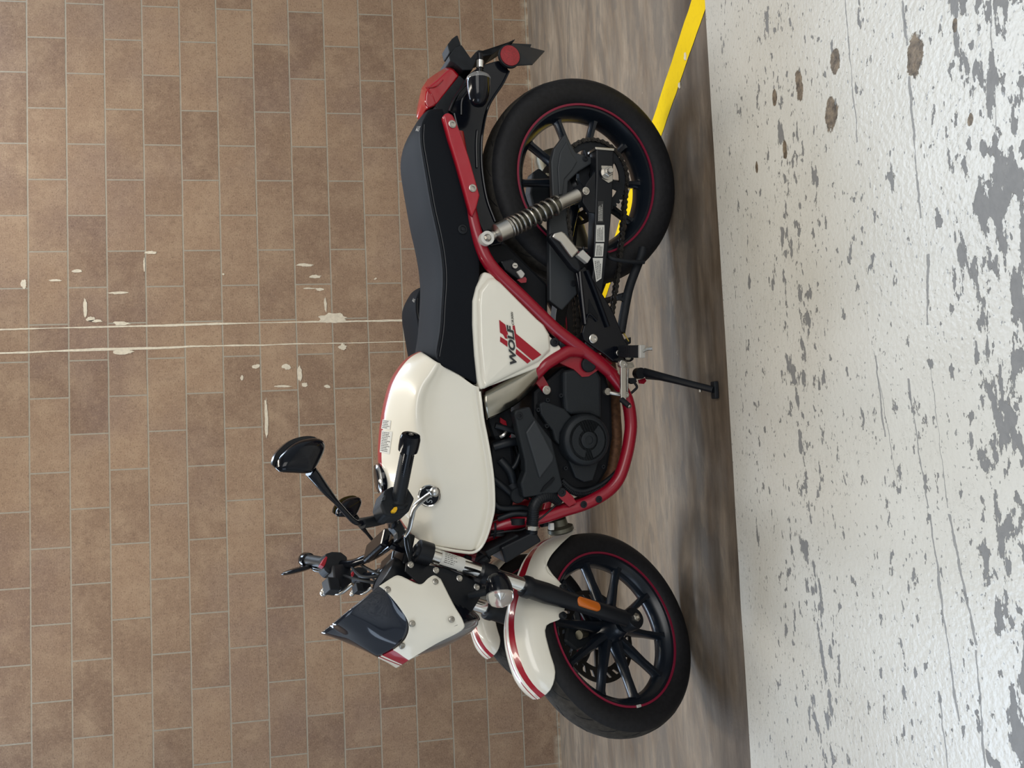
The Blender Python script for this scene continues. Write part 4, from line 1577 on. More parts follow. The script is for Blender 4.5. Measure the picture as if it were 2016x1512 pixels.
wr = MB()
wr.tube(US([(966, 1052, .10), (1000, 1046, .11), (1030, 1042, .11), (1065, 1020, .12), (1090, 998, .12), (1102, 985, .12)], 0), .0028, 8, 30)
wr.tube(US([(975, 1030, .12), (975, 1048, .11), (972, 1060, .10)], 0), .003, 8, 10)
wr.build('thin_cable', 'hose', bike, 'B')
hn = MB()
hc = U(1104, 1043, .06)
hdn = (U(1104, 1050, .06) - U(1101, 1036, .06)).normalized()
hn.lathe([(.012, -.035), (.022, -.032), (.024, -.014), (.037, -.008), (.0385, .002), (.034, .007), (.02, .009), (0, .010)], hc, hdn, 40)
hno = hn.build('horn', 'olive', bike, 'B')
MB().tube(US([(1066, 1032, .08), (1078, 1030, .07), (1092, 1030, .06)], 0), .009, 10, 8).build('horn_bracket', 'black', hno, 'B')
MB().box(U(1085, 1036, .085), Vector((.010, 0, 0)), Vector((0, .008, 0)), Vector((0, 0, .006))).build('horn_terminal', 'label', hno, 'B', bevel=.001)

# ---- seat lock and the dark inner parts behind the frame tube
ib = MB()
ib.plate(US([(950, 470), (1000, 480), (1080, 560), (1080, 620), (1120, 650), (1100, 670), (1040, 640), (980, 560)], .07), .14)
inner = ib.build('inner_mudguard', 'dark', bike, 'B', bevel=.01, smooth=False)
lk = MB()
lk.plate(US([(985, 514), (1010, 508), (1035, 533), (1037, 545), (1022, 551), (995, 532)], .105), .03)
lko = lk.build('seat_lock', 'black', bike, 'B', bevel=.005, smooth=False)
lc = MB()
lcc = U(1013, 523.5, .108)
lc.lathe([(.0085, 0), (.0085, .004), (.0075, .005), (0, .005)], lcc, -Y, 24)
lc.build('lock_barrel', 'alu', lko, 'B')
MB().box(lcc + Vector((0, -.0052, 0)), Vector((.001, 0, 0)), Vector((0, .0006, 0)), Vector((0, 0, .0045))).build('key_slot', 'ink', lko, 'B')
lf = MB()
lf.plate(US([(1017, 535), (1026, 530), (1034, 539), (1030, 546), (1026, 548)], .112), .012)
lf.build('lock_lever', 'paintsilver', lko, 'B', bevel=.002, smooth=False)
lr = MB()
lr.plate(US([(1018, 551), (1034, 545), (1037, 549), (1036, 556), (1026, 557)], .104), .006)
lr.build('lock_tab', 'redframe', lko, 'B', smooth=False)

# ---- footrest hanger, pegs, shift lever, stands
hg = MB()
hg.plate(US([(1133, 534), (1143, 528), (1154, 525), (1163, 542), (1180, 568), (1195, 592), (1210, 618), (1222, 648), (1230, 668), (1246, 690), (1249, 708), (1243, 712), (1218, 714), (1207, 712), (1190, 698), (1168, 683), (1149, 669), (1146, 655), (1150, 640), (1144, 600), (1138, 560)], .142), .014)
hang = hg.build('footrest_hanger', 'gloss', bike, 'B', bevel=.004, smooth=False)
hr = MB()
hr.tube(US([(1141, 535, .147), (1146, 585, .147), (1152, 638, .147)], 0), .006, 8, 14)
hr.tube(US([(1155, 532, .147), (1172, 575, .147), (1197, 643, .147)], 0), .007, 8, 14)
hr.tube(US([(1152, 640, .146), (1160, 618, .146), (1176, 632, .146)], 0), .003, 8, 12)
hr.build('hanger_rib', 'gloss', hang, 'B')
hw = MB()
hw.plate(US([(1160, 588), (1178, 622), (1177, 631), (1158, 624)], .1435), .004)
hw.build('hanger_window', 'dark', hang, 'B', smooth=False)
bolt(1167.5, 667, .144, hang, .0105, 'alu', h=.007)
bolt(1218, 695, .145, hang, .007, 'steel')
bolt(1236, 703, .145, hang, .008, 'steel')

pf = MB()
pf.plate(US([(1080, 466), (1086, 458), (1094, 457), (1140, 512), (1146, 530), (1140, 536), (1128, 528)], .165), .03)
pfo = pf.build('pillion_footpeg', 'black', bike, 'B', bevel=.006, smooth=False)
p2 = MB()
p2.plate(US([(1087, 466), (1091, 459), (1106, 455), (1113, 459), (1141, 493), (1127, 508), (1122, 502), (1104, 477)], .175), .012)
p2.build('peg_plate', 'alu', pfo, 'B', bevel=.004, smooth=False)
p3_ = MB()
p3_.plate(US([(1137, 502), (1148, 491), (1164, 507), (1157, 518)], .178), .02)
p3_.build('peg_hinge', 'paintsilver', pfo, 'B', bevel=.002, smooth=False)
MB().cyl(U(1148, 486, .165), U(1149, 492, .165), .004, 8).build('peg_pin', 'black', pfo, 'B')

# rider peg points towards the viewer
pi_, po = U(1221, 692, .155), U(1262, 692, .245)
dpe = (po - pi_).normalized()
e1 = Vector((1, 0, 0)) - dpe * dpe.x
e1.normalize()
e2 = dpe.cross(e1)
pg = MB()
lp_ = (po - pi_).length
pg.box((pi_ + po) / 2, dpe * lp_ / 2, e1 * .0175, e2 * .009)
pgo = pg.build('rider_footpeg', 'grip', bike, 'B', bevel=.004, smooth=False)
gr = MB()
for k in range(6):
    for j in range(4):
        gr.box(pi_ + dpe * (lp_ * (.12 + .085 * k)) + e1 * (-.012 + .008 * j) + e2 * (.009 if e2.y * 0 + e2.z > 0 else -.009), dpe * .0026, e1 * .0028, e2 * .0015)
gr.build('peg_studs', 'grip', pgo, 'B', smooth=False)
MB().box(po + dpe * .003, dpe * .005, e1 * .018, e2 * .009).build('peg_end', 'paintsilver', pgo, 'B', bevel=.002, smooth=False)
fe = MB()
fe.tube([po + dpe * .006, U(1274, 687, .255), U(1284, 686, .262)], [.004, .0045, .0055], 8)
fe.build('feeler_bolt', 'steel', pgo, 'B')

sl = MB()
sl.tube(US([(1221, 716, .158), (1226, 717, .168), (1232, 717, .168)], 0), .012, 14)
sl.box((U(1226, 716, .176) + U(1227, 790, .176)) / 2, (U(1227, 790, .176) - U(1226, 714, .176)) / 2, Vector((0, .004, 0)), Vector((0, 0, .0085)))
slo = sl.build('shift_lever', 'alu', bike, 'B', bevel=.002, smooth=False)
MB().tube([U(1224, 787, .176), U(1238, 799, .20)], [.0085, .008], 14).build('lever_rubber', 'grip', slo, 'B')
MB().lathe([(.005, 0), (.006, .003), (0, .004)], U(1239, 799.5, .202), (U(1239, 799, .21) - U(1224, 787, .176)).normalized(), 14).build('lever_tip', 'chrome', slo, 'B')
bolt(1226, 716.5, .180, slo, .009, 'alu')
lk2 = MB()
lk2.plate(US([(1232, 714), (1246, 713), (1249, 722), (1244, 725), (1232, 724)], .165), .01)
lk2.tube(US([(1236, 726, .16), (1235, 750, .155), (1235, 776, .15)], 0), .0035, 8, 10)
lk2.tube(US([(1190, 769, .13), (1200, 773, .135), (1217, 776, .145), (1233, 778, .15)], 0), .0065, 10, 10)
lk2.lathe([(.010, -.006), (.010, .006)], U(1195, 771, .135), -Y, 18)
lk2.build('shift_linkage', 'steel', slo, 'B')
bolt(1233, 777, .156, slo, .007, 'alu')

ss = MB()
piv = U(1258, 735, .115)
foot = BIKE_I @ ground(1407, 768, .012)
up_ = U(1268, 733, .118)
ss.lathe([(.0165, -.010), (.0165, .012)], piv, -Y, 24)
ss.tube([up_, up_.lerp(foot, .5), foot.lerp(up_, .015)], [.0135, .0105, .0095], 14, 12)
sso = ss.build('side_stand', 'black', bike, 'B')
sf = MB()
wdn = BIKE_I.to_3x3() @ Vector((0, 0, 1))
wx = BIKE_I.to_3x3() @ Vector((1, 0, 0))
wy = BIKE_I.to_3x3() @ Vector((0, 1, 0))
fcen = BIKE_I @ (ground(1407, 768, .0075))
sf.box(fcen, wx * .024, wy * .014, wdn * .006)
sf.build('stand_foot', 'matte', sso, 'B', bevel=.003, smooth=False)
MB().cyl(U(1378, 766, .118) * 0 + up_.lerp(foot, .80), up_.lerp(foot, .80) + Vector((-.016, 0, 0)), .005, 10).build('stand_peg', 'steel', sso, 'B')
sb = MB()
sb.plate(US([(1235, 744), (1252, 744), (1254, 752), (1246, 756), (1240, 753)], .125), .014)
sb.tube(US([(1248, 752, .12), (1254, 762, .12), (1247, 770, .12), (1240, 776, .115)], 0), .004, 8, 14)
sb.build('stand_switch', 'matte', sso, 'B', smooth=False)
sr = MB()
sr.plate(US([(1258, 748), (1270, 744), (1273, 750), (1268, 756), (1260, 755)], .105), .008)
sr.build('stand_tab', 'redframe', sso, 'B', bevel=.001, smooth=False)
spz = smooth_path([U(1272, 743, .11), up_.lerp(foot, .22) + Vector((-.008, 0, -.006))], 20)
spg = []
dd = (spz[-1] - spz[0]).normalized()
e1 = dd.cross(Y).normalized()
e2 = dd.cross(e1)
for i in range(20 * 8 + 1):
    th = 2 * math.pi * i / 8
    spg.append(spz[0].lerp(spz[-1], i / 160) + (e1 * math.cos(th) + e2 * math.sin(th)) * .0045)
MB().tube(spg, .0011, 5).build('stand_spring', 'chain', sso, 'B')

cs = MB()
for s1, s2 in ((.115, .105), ):
    cs.tube(US([(1222, 655, .11), (1228, 620, .108), (1238, 570, .105), (1252, 530, .105), (1262, 505, .105), (1266, 488, .105)], 0), .0135, 14, 30)
cs.mirror()
a_, b2 = U(1236, 580, .10), U(1236, 580, -.10)
cs.cyl(a_, Vector((a_.x, -a_.y, a_.z)), .010, 12)
cso = cs.build('centre_stand', 'matte', bike, 'B')
c5 = MB()
c5.tube(US([(1196, 500, .10), (1204, 509, .12), (1240, 515, .13), (1268, 516, .13)], 0), .0062, 10, 20)
c5.plate(US([(1216, 582), (1222, 581), (1226, 588), (1240, 590), (1236, 604), (1226, 592), (1217, 590)], .115), .008)
c5.build('stand_pedal', 'matte', cso, 'B')
y_ = MB()
for k in range(2):
    y_.tube(US([(1219, 640 + 2 * k, .10), (1228 + k, 655 + k * 3, .115), (1238, 672, .12)], 0), .0018, 6, 12)
y_.build('stand_wires', 'wire', bike, 'B')
ys = MB()
ys.plate(US([(1228, 670), (1243, 663), (1243, 676), (1232, 680)], .118), .02)
ys.build('brake_light_switch', 'black', bike, 'B', bevel=.003, smooth=False)

# rear brake caliper and front brake caliper, on the far side
rc_ = MB()
rc_.plate(US([(1048, 340), (1062, 330), (1080, 345), (1085, 400), (1070, 425), (1052, 420), (1043, 380)], -.055), .045)
rc_.build('rear_brake_caliper', 'engine', bike, 'B', bevel=.006, smooth=False)
fcp = MB()
fcp.plate(US([(1118, 1225), (1150, 1222), (1168, 1240), (1165, 1268), (1135, 1280), (1112, 1262)], -.045, 'S'), .04)
fco = fcp.build('front_brake_caliper', 'engine', bike, 'S', bevel=.008, smooth=False)
MB().cyl(U(1140, 1250, -.03, 'S'), U(1152, 1246, -.04, 'S'), .013, 18).build('caliper_piston', 'olive', fco, 'S')

# ---- fork
def fork(sgn):
    def F(q):
        return Vector((q.x, q.y * sgn, q.z))
    T_, L1, L2 = F(U(826, 1086, .100, 'S')), F(U(1038, 1156, .100, 'S')), F(U(1243, 1220, .100, 'S'))
    d = (L2 - T_).normalized()
    tub = MB()
    tub.lathe([(.0195, 0), (.0195, (L1 - T_).length + .05)], T_, d, 28)
    ft = tub.build('fork_tube', 'chrome', bike, 'S')
    lg = MB()
    Ls = (L2 - L1).length
    lg.lathe([(.0205, -.016), (.0285, -.014), (.030, -.008), (.030, .006), (.0275, .012), (.0285, .06), (.026, .10), (.0235, .13), (.0225, .20), (.0225, Ls - .02), (.018, Ls)], L1, d, 32)
    lg.lathe([(.031, -.022), (.031, .014), (.028, .020)], L2, Vector((0, -sgn, 0)), 32)
    leg = lg.build('fork_leg', 'black', bike, 'S')
    MB().lathe([(.0125, .018), (.0125, .026), (.007, .028), (.007, .022), (0, .022)], L2, Vector((0, -sgn, 0)), 6).build('axle_nut', 'steel', leg, 'S', smooth=False)
    e1 = d.cross(Y).normalized()
    e2 = Vector((0, -sgn, 0))
    mid = F(U(1160, 1188.5, .1235, 'S'))
    am = MB()
    n = 20
    ring = []
    for k in range(n):
        th = 2 * math.pi * k / n
        cx = .026 * (1 if math.cos(th) > 0 else -1) * (1 if abs(math.cos(th)) > .05 else 0)
        ring.append(mid + d * (cx + .0135 * math.cos(th)) + e1 * .0135 * math.sin(th))
    am.loft([[q - e2 * .006 for q in ring], ring, [mid + (q - mid) * .85 + e2 * .0025 for q in ring]])
    am.build('fork_reflector', 'amber', leg, 'S', label='amber reflector')
    # clamps
    cl = MB()
    cl.lathe([(.0196, -.012), (.029, -.012), (.030, -.004), (.030, .024), (.0196, .026)], F(U(830, 1087, .100, 'S')), d, 28)
    MB().lathe([(.0196, -.006), (.029, -.006), (.030, .0), (.030, .030), (.028, .036), (.0196, .037)], F(U(948, 1128, .100, 'S')), d, 28).build('fork_clamp', 'black', ft, 'S')
    cl.lathe([(.0, -.022), (.012, -.022), (.0165, -.020), (.019, -.012), (.019, 0)], F(U(830, 1087, .100, 'S')), d, 24)
    cl.build('fork_clamp', 'black', ft, 'S')
    if sgn > 0:
        lab = MB()
        p0 = F(U(864, 1098.5, .100, 'S'))
        rngs = []
        L0 = (F(U(909, 1114, .100, 'S')) - p0).length
        for k in range(13):
            th = -1.25 + 2.5 * k / 12
            off = (e2 * math.cos(th) + e1 * math.sin(th)) * .0200
            rngs.append([p0 + off, p0 + d * L0 + off])
        lab.loft(rngs, False, False)
        lb = lab.build('fork_label', 'label', ft, 'S', label='white printed sticker')
        tx = MB()
        rnd = random.Random(8)
        for k in range(7):
            th0 = -.8 + 1.6 * (k + .1) / 7
            th1 = -.8 + 1.6 * (k + .38) / 7
            u = .12
            en_ = rnd.uniform(.45, .9)
            while u < en_:
                e = min(en_, u + rnd.uniform(.05, .14))
                vs = []
                for uu, th in ((u, th0), (e, th0), (e, th1), (u, th1)):
                    vs.append(p0 + d * L0 * uu + (e2 * math.cos(th) + e1 * math.sin(th)) * .0206)
                tx.add(vs, [(0, 1, 2, 3)])
                u = e + .03
        tx.build('small_print', 'ink', lb, 'S', smooth=False)
    return leg


fork(1)
fork(-1)

yk = MB()
for px, py in ((838, 1089), (954, 1131)):
    q = U(px, py, .1, 'S')
    dax = (U(954, 1131, .1, 'S') - U(838, 1089, .1, 'S')).normalized()
    e = dax.cross(Y).normalized()
    yk.box(Vector((q.x, 0, q.z)) + e * .0 , dax * .011, Vector((0, .085, 0)), e * .024)
    yk.box(Vector((q.x, 0, q.z)) + Vector((.035, 0, .01)), dax * .011, Vector((0, .04, 0)), e * .045)
yoke = yk.build('fork_yoke', 'black', bike, 'S', bevel=.005, smooth=False)

# ---- front mudguard
crest = US([(1121, 1049), (1087, 1059), (1058, 1073), (1036, 1098), (1022, 1127), (1010, 1160), (1002, 1195), (999, 1230), (1002, 1270), (1015, 1315), (1035, 1348), (1059, 1373)], 0, 'S')
lower = US([(1124, 1053), (1102, 1074), (1082, 1098), (1076, 1120), (1092, 1139), (1110, 1156), (1112, 1185), (1106, 1216), (1074, 1234), (1080, 1276), (1092, 1316), (1090, 1342, .060), (1080, 1362, .040), (1062, 1375, .002)], .066, 'S')
crest, lower = smooth_path(crest, 40), smooth_path(lower, 40)
frows = []
for (k, s) in ((0, 0), (.04, .014), (.10, .029), (.24, .046), (.46, .058), (.74, .064), (1.0, .066)):
    row = []
    for a, b_ in zip(crest, lower):
        q = a.lerp(b_, k)
        row.append(Vector((q.x, -s * min(1, -b_.y / .066), q.z)))
    frows.append(row)
frows = densify(frows, 30)
fmd = MB()
fmd.net(frows)
fmd.mirror()
M['fendpaint'] = stripe_mat('mudguard_paint', [(-0.013, -0.008), (0.006, 0.026)])
fen = fmd.build('front_mudguard', 'fendpaint', bike, 'S', weld=.0004, solid=.003, lateral=True)
for px, py in ((1108, 1157), (1107, 1213)):
    c = U(px, py, .070, 'S')
    for sg in (1, -1):
        MB().lathe([(.0105, -.002), (.0105, .008), (.008, .010), (.005, .010), (.004, .006), (0, .006)], Vector((c.x, c.y * sg, c.z)), Vector((0, -sg, 0)), 20).build('mudguard_bolt', 'matte', fen, 'S')

# ---- headlight bracket, headlight, cowl, screen
hb = MB()
hb.plate(US([(800, 1108), (815, 1100), (845, 1112), (880, 1118), (925, 1138), (948, 1150), (952, 1166), (938, 1190), (922, 1215), (905, 1225), (860, 1190), (840, 1160), (815, 1140), (798, 1124)], .088, 'S'), .006)
hb.mirror()
hbk = hb.build('headlight_bracket', 'black', bike, 'S', bevel=.002, smooth=False)
for px, py in ((808, 1112), (858, 1123), (904, 1139), (904, 1208.5), (938, 1156)):
    bolt(px, py, .089, hbk, .007, 'alu', 'S', h=.005)
up_l = U(803, 1292, .0, 'S')
dn_l = U(941, 1240, .0, 'S')
lcn = (up_l + dn_l) / 2
ldir = (up_l - dn_l).normalized()
fwd = Vector((-ldir.z, 0, ldir.x))
if fwd.x > 0:
    fwd = -fwd
hl = MB()
Rh = (up_l - dn_l).length / 2 * .97
lcn = lcn - fwd * .004
hl.lathe([(.03, -.125), (.06, -.115), (.082, -.075), (Rh * .96, -.022), (Rh, -.010), (Rh, -.002), (Rh * .95, .0)], lcn - fwd * .012, fwd, 48)
hlo = hl.build('headlight', 'gloss', bike, 'S')
MB().lathe([(Rh * .95, .0), (Rh * .9, .009), (Rh * .7, .018), (Rh * .4, .023), (0, .025)], lcn - fwd * .012, fwd, 48).build('headlight_lens', 'clear', hlo, 'S', label='clear lens')
MB().lathe([(Rh * .9, -.008), (Rh * .6, -.012), (Rh * .3, -.03), (0, -.035)], lcn - fwd * .006, fwd, 40, cap=False).build('headlight_reflector', 'chrome', hlo, 'S')

SCR = [
    [(650, 1232, 0), (682, 1252, 0), (714, 1273, 0), (746, 1293, 0)],
    [(658, 1225, .04), (696, 1241, .04), (736, 1259, .04), (780, 1276, .04)],
    [(676, 1211, .075), (714, 1220, .075), (758, 1232, .075), (801, 1253, .072)],
    [(698, 1193, .10), (730, 1194, .10), (766, 1202, .10), (805, 1226, .096)],
    [(724, 1172, .118), (742, 1172, .118), (764, 1175, .118), (788, 1196, .116)],
    [(747, 1153, .126), (749, 1154, .126), (751, 1155, .126), (753, 1156, .126)],
]
sc2 = MB()
sc2.net(densify([smooth_path(US(r, 0, 'S'), 16) for r in SCR], 30))
sc2.mirror()
M['cowlpaint'] = stripe_mat('cowl_paint', [(0.002, 0.007), (0.012, 0.036)])
CW = [
    [(746, 1293, 0), (760, 1299, 0), (775, 1305, 0), (788, 1310, 0)],
    [(779, 1276, .042), (788, 1281, .042), (799, 1289, .042), (810, 1296, .042)],
    [(800, 1254, .074), (816, 1259, .074), (838, 1267, .074), (858, 1267, .074)],
    [(804, 1227, .098), (830, 1230, .098), (872, 1242, .098), (909, 1240, .098)],
    [(787, 1197, .116), (825, 1198, .114), (870, 1208, .112), (911, 1222, .110)],
    [(760, 1165, .125), (800, 1168, .123), (850, 1178, .120), (893, 1191, .116)],
    [(746, 1154, .127), (776, 1135, .126), (787, 1134, .126), (799, 1139, .126), (821, 1149.5, .125), (832, 1149, .125), (844, 1138, .124), (855, 1133, .122), (867, 1140, .120)],
]
cwm = MB()
cwm.net(densify([smooth_path(US(r, 0, 'S'), 40) for r in CW], 40))
cwm.mirror()
cowl = cwm.build('headlight_cowl', 'cowlpaint', bike, 'S', weld=.0004, solid=.003, lateral=True)
sc2.build('wind_deflector', 'smoke', cowl, 'S', weld=.0004, solid=.003, label='dark tinted screen')
for px, py, s in ((763, 1161, .128), (857, 1145, .125), (811.5, 1228, .104), (791.5, 1271.5, .060), (889, 1219.5, .117)):
    c = U(px, py, s, 'S')
    nrm = Vector((-.25 if py > 1200 else -.05, -1, .05)).normalized()
    if py > 1265:
        nrm = Vector((-1, -1, .1)).normalized()
    MB().lathe([(.0076, -.002), (.0076, .002), (.0055, .0035), (.0032, .0035), (.0030, .0005), (0, .0005)], c, nrm, 18).build('cowl_screw', 'steel', cowl, 'S')

bullet((977, 1128), (984, 1169), (987, 1195), .185, .0345, 'S', bike, [U(984, 1160, .165, 'S'), U(955, 1166, .14, 'S'), U(925, 1172, .10, 'S')])

# ---- handlebar
hbp = US([(806, 880, .400), (792, 945, .330), (780, 1000, .270), (774, 1025, .215), (774, 1042, .14), (784, 1058, .07)], 0, 'S')
hbr = US([(606, 1103, -.400), (630, 1107, -.330), (660, 1111, -.27), (690, 1110, -.20), (715, 1102, -.13), (745, 1088, -.07)], 0, 'S')
hbm = MB()
hbm.tube(hbp + list(reversed(hbr)), .0125, 14, 60)
bars = hbm.build('handlebar', 'gloss', bike, 'S')
ris = MB()
for s in (.045, -.045):
    a = U(800, 1072, s, 'S')
    b_ = U(772, 1062, s, 'S')
    ris.box((a + b_) / 2, (a - b_) / 2 * 1.15, Vector((0, .016, 0)), (a - b_).cross(Y).normalized() * .022)
A, B_ = U(774, 1063, .06, 'S'), U(774, 1063, -.06, 'S')
topc = Vector((A.x, 0, A.z))
dax = (U(838, 1089, .1, 'S') - U(954, 1131, .1, 'S')).normalized()
e = dax.cross(Y).normalized()
ris.box(topc + dax * .020, dax * .010, Vector((0, .062, 0)), e * .026)
ris.build('bar_clamp', 'gloss', bars, 'S', bevel=.006, smooth=False)
mt = MB()
mc = topc + Vector((-.075, 0, .005))
mt.lathe([(.03, -.05), (.046, -.045), (.050, -.01), (.052, .0), (.050, .012), (.046, .014), (.044, .011), (0, .011)], mc, (dax + Vector((.35, 0, 0))).normalized(), 36)
mto = mt.build('meter', 'black', bars, 'S')
ca_ = MB()
for p in ([(768, 1030, .18), (800, 1050, .13), (812, 1095, .09), (835, 1125, .07)], [(700, 1105, -.18), (735, 1125, -.10), (790, 1140, -.04), (860, 1120, 0)], [(770, 1020, .20), (795, 1046, .15), (800, 1075, .11), (808, 1105, .09)], [(668, 1130, -.24), (700, 1140, -.15), (760, 1150, -.08), (850, 1160, -.05)], [(690, 1112, -.2), (712, 1135, -.12), (770, 1130, -.05), (840, 1110, -.02)]):
    ca_.tube(US(p, 0, 'S'), .0042, 8, 24)
ca_.build('control_cables', 'hose', bars, 'S')

gp = MB()
ga, gb_ = U(783, 990, .280, 'S'), U(803, 888, .385, 'S')
gd_ = (gb_ - ga).normalized()
gl = (gb_ - ga).length
prof = [(.024, -.004), (.024, .004), (.0185, .006)]
for k in range(24):
    u = .01 + (gl - .02) * k / 23
    prof += [(.0168, u), (.0162, u + .002)]
gp.lathe(prof, ga, gd_, 24)
lg_ = gp.build('grip', 'grip', bars, 'S')
bw = MB()
bw.lathe([(.0155, 0), (.0225, .003), (.0235, .012), (.0235, .034), (.021, .042), (.012, .043), (.012, .038), (.006, .038), (.006, .043), (0, .043)], gb_ - gd_ * .002, gd_, 24)
bw.build('bar_end_weight', 'gloss', lg_, 'S')
MB().lathe([(.0055, .040), (.0055, .0425), (.002, .043), (0, .041)], gb_, gd_, 14).build('end_screw', 'alu', lg_, 'S')
gr2 = MB()
ra, rb_ = U(642, 1109, -.290, 'S'), U(608, 1103, -.392, 'S')
rd_ = (rb_ - ra).normalized()
rl = (rb_ - ra).length
gr2.lathe([(.023, -.006), (.023, .004), (.0170, .006), (.0170, rl - .01), (.0165, rl)], ra, rd_, 24)
rg_ = gr2.build('grip', 'grip', bars, 'S')
MB().lathe([(.0155, 0), (.0220, .003), (.0225, .012), (.0225, .026), (.019, .032), (0, .032)], rb_, rd_, 20).build('bar_end_weight', 'gloss', rg_, 'S')

sw_ = MB()
sw_.plate(US([(749, 992), (757, 965), (772, 957), (803, 959), (817, 981), (806, 1007), (786, 1014), (770, 1016), (757, 1013)], .290, 'S'), .05)
swo = sw_.build('left_switch_box', 'matte', bars, 'S', bevel=.005, smooth=False)
ysw = MB()
ysw.plate(US([(771.5, 1004), (777, 998), (782, 997), (783, 1002), (780, 1008), (773, 1008)], .298, 'S'), .012)
ysw.build('yellow_switch', 'yellow', swo, 'S', bevel=.0015, smooth=False)
ysw = MB()
ysw.plate(US([(752, 981), (757, 974), (760, 976), (759, 984), (753, 985)], .294, 'S'), .012)
ysw.build('grey_switch', 'engine2', swo, 'S', bevel=.0015, smooth=False)
rs = MB()
rs.plate(US([(640, 1090), (655, 1085), (672, 1086), (685, 1096), (684, 1112), (665, 1128), (648, 1128), (638, 1118)], -.235, 'S'), .05)
rso = rs.build('right_switch_box', 'matte', bars, 'S', bevel=.006, smooth=False)
rk = MB()
rk.plate(US([(631, 1112), (637, 1101), (642, 1095), (645, 1097), (641, 1110), (638, 1116)], -.232, 'S'), .02)
rk.build('kill_switch', 'decal', rso, 'S', bevel=.001, smooth=False, label='red kill switch')
bp_ = MB()
bp_.plate(US([(655, 1112), (690, 1108), (694, 1150), (672, 1162), (658, 1140)], -.215, 'S'), .045)
mcy = bp_.build('brake_master_cylinder', 'black', bars, 'S', bevel=.004, smooth=False)
lid = MB()
lid.plate(US([(645, 1135), (668, 1137), (671, 1162), (650, 1160)], -.205, 'S'), .05)
lid.build('reservoir_lid', 'matte', mcy, 'S', bevel=.003, smooth=False)

lv = MB()
lvp = US([(797, 1056, .170), (806, 1040, .190), (811, 1018, .215), (817, 998, .245), (836, 981, .285), (852, 970, .315)], 0, 'S')
lv.tube(lvp, [.005, .0075, .0085, .008, .007, .0065], 12, 40, sq=.65)
lv.lathe([(0, -.0125), (.0062, -.0108), (.0108, -.0062), (.0125, 0), (.0108, .0062), (.0062, .0108), (0, .0125)], U(856, 968, .322, 'S'), Vector((.3, -1, 0)), 20)
lv.build('clutch_lever', 'alu', bars, 'S')
pe = MB()
pe.plate(US([(770, 1020), (788, 1022), (796, 1036), (797, 1048), (790, 1060), (783, 1062), (782, 1046), (772, 1036)], .195, 'S'), .025)
peo = pe.build('lever_perch', 'black', bars, 'S', bevel=.004, smooth=False)
bolt(777, 1028, .197, peo, .007, 'alu', 'S')
rlv = MB()
rlp = US([(694, 1150, -.20), (672, 1166, -.235), (655, 1166, -.27), (644, 1158, -.30), (640, 1156, -.325), (637, 1163, -.335)], 0, 'S')
rlv.tube(rlp, [.006, .007, .006, .006, .006], 12, 30)
rlv.lathe([(0, -.0125), (.0062, -.0108), (.0108, -.0062), (.0125, 0), (.0108, .0062), (.0062, .0108), (0, .0125)], U(638, 1166, -.335, 'S'), Vector((.3, -1, 0)), 20)
rlv.build('brake_lever', 'alu', bars, 'S')

# ---- mirrors


def mirror_head(outline, s, fr, thick, nrm, sgn=1):
    P0 = US(outline, s, fr)
    P0 = smooth_path(P0 + [P0[0]], 33)[:-1]
    cen = sum(P0, Vector()) / len(P0)
    n = Vector(nrm).normalized()
    mb = MB()
    rings = [P0]
    for k, h in ((.985, .10), (.95, .32), (.86, .58), (.66, .82), (.40, .95), (.15, 1.0)):
        rings.append([cen + (q - cen) * k + n * thick * h for q in P0])
    lip = [cen + (q - cen) * .97 - n * .006 for q in P0]
    mb.loft([lip] + rings, True, True)
    return mb, cen, n, P0


ol = [(542.5, 922), (545, 908), (553, 894), (575, 874), (598, 864.5), (622, 862.5), (636, 868), (640, 880), (634, 898), (620, 923), (608, 931.5), (577, 931), (551, 929)]
mb, cen, n, P0 = mirror_head(ol, .375, 'S', .026, (-.35, -1, .10))
mir = mb.build('mirror', 'gloss', bars, 'S')
gl_ = MB()
ring = [cen + (q - cen) * .93 - n * .0075 for q in P0]
gl_.add(ring, [tuple(range(len(ring)))])
gl_.build('mirror_glass', 'mirrorglass', mir, 'S', smooth=False)
bl = MB()
bl.loft([[cen + (q - cen) * .93 - n * .004 + Vector((.012, .01, .008)) for q in P0], [cen + (q - cen) * .96 + n * .004 + Vector((.010, .008, .006)) for q in P0]], True, True)
bl.build('mirror_rim', 'gloss', mir, 'S')
mst = MB()
mst.tube(US([(612, 928, .365), (622, 940, .355), (640, 963, .33), (665, 992, .295), (690, 1020, .265), (699, 1027.5, .258), (708, 1030, .25), (720, 1029, .24), (735, 1026, .23), (752, 1022, .22)], 0, 'S'), [.013, .0115, .0095, .0062, .006, .006, .0065, .007, .007], 12, 60)
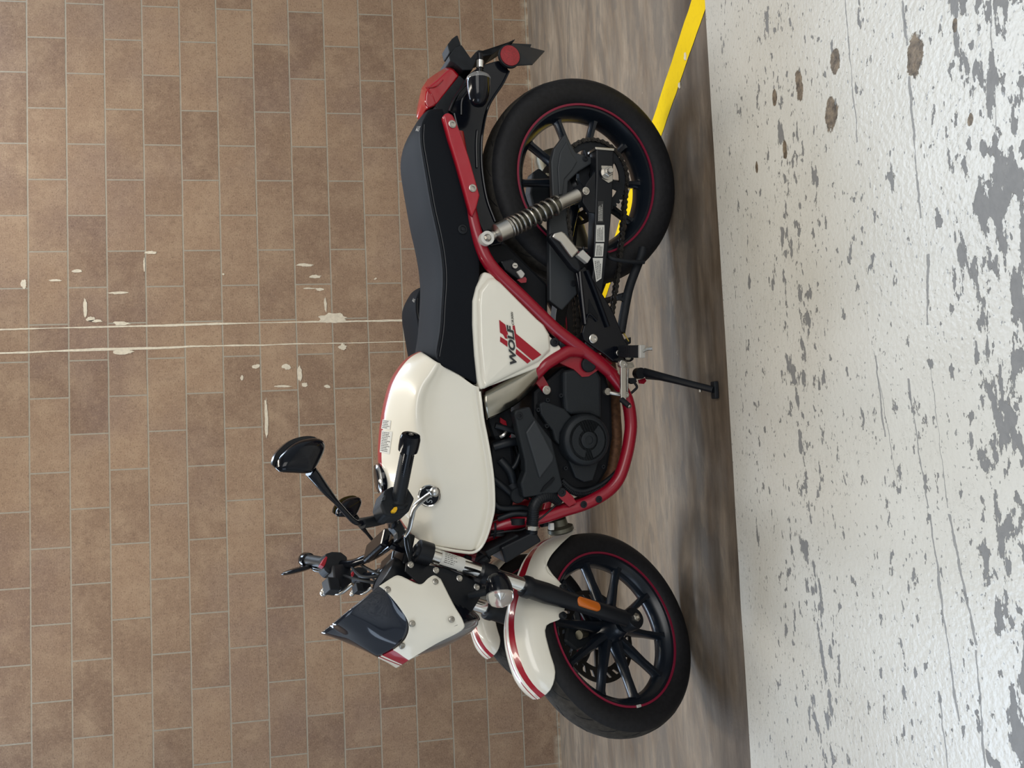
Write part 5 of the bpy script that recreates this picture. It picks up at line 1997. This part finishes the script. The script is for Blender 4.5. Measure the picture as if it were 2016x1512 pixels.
mst.build('mirror_stalk', 'gloss', mir, 'S')
MB().tube(US([(712, 1030, .247), (735, 1026, .23), (754, 1021, .218)], 0, 'S'), [.0125, .013, .0135], 14, 12).build('stalk_boot', 'grip', mir, 'S')
# right mirror, seen edge on behind the right grip
rc0 = U(587, 1122, -.40, 'S')
axl = (U(610, 1114, -.38, 'S') - U(564, 1126, -.42, 'S')).normalized()
rmr = MB()
rr = []
ln = .052
for k in range(17):
    t = -1 + 2 * k / 16
    w_ = math.sqrt(max(0, 1 - t * t))
    cpt = rc0 + axl * ln * t
    vd = rc0 - STEER_I @ (BIKE_I @ CAM_POS)
    e2 = (vd - axl * axl.dot(vd)).normalized()
    e1 = axl.cross(e2)
    rr.append([cpt + e1 * .0085 * (w_ + .05) * math.cos(2 * math.pi * j / 20) + e2 * .034 * (w_ + .05) * math.sin(2 * math.pi * j / 20) for j in range(20)])
rmr.loft(rr)
rmo = rmr.build('mirror', 'gloss', bars, 'S')
rst = MB()
rst.tube([rc0 + axl * .045, U(622, 1122, -.34, 'S'), U(652, 1124, -.28, 'S'), U(680, 1118, -.23, 'S')], [.008, .006, .006, .008], 12, 20)
rst.build('mirror_stalk', 'gloss', rmo, 'S')

bpy.context.view_layer.update()

# ---- the second, identical motorcycle between the first one and the wall


def copy_tree(o, parent=None):
    c = o.copy()
    COL.objects.link(c)
    if parent:
        c.parent = parent
    for ch in list(kids.get(o.name, [])):
        copy_tree(ch, c)
    return c


kids = {}
for o in list(bpy.data.objects):
    if o.parent:
        kids.setdefault(o.parent.name, []).append(o)
for k in ('motorcycle',):
    kids[k] = [o for o in kids[k] if not o.name.startswith('tail_light')]   # no lamp of the hidden bike shows above the first seat
far = copy_tree(bike)
far['label'] = 'second white and red motorcycle parked between the first one and the brown wall, mostly hidden'
far.matrix_world = Matrix.Translation((0.683 - .256, -2.208 + 1.289, 0.006)) @ Matrix.Rotation(-0.037 + .045, 4, 'Z') @ Matrix.Rotation(0.213 + .018, 4, 'X')
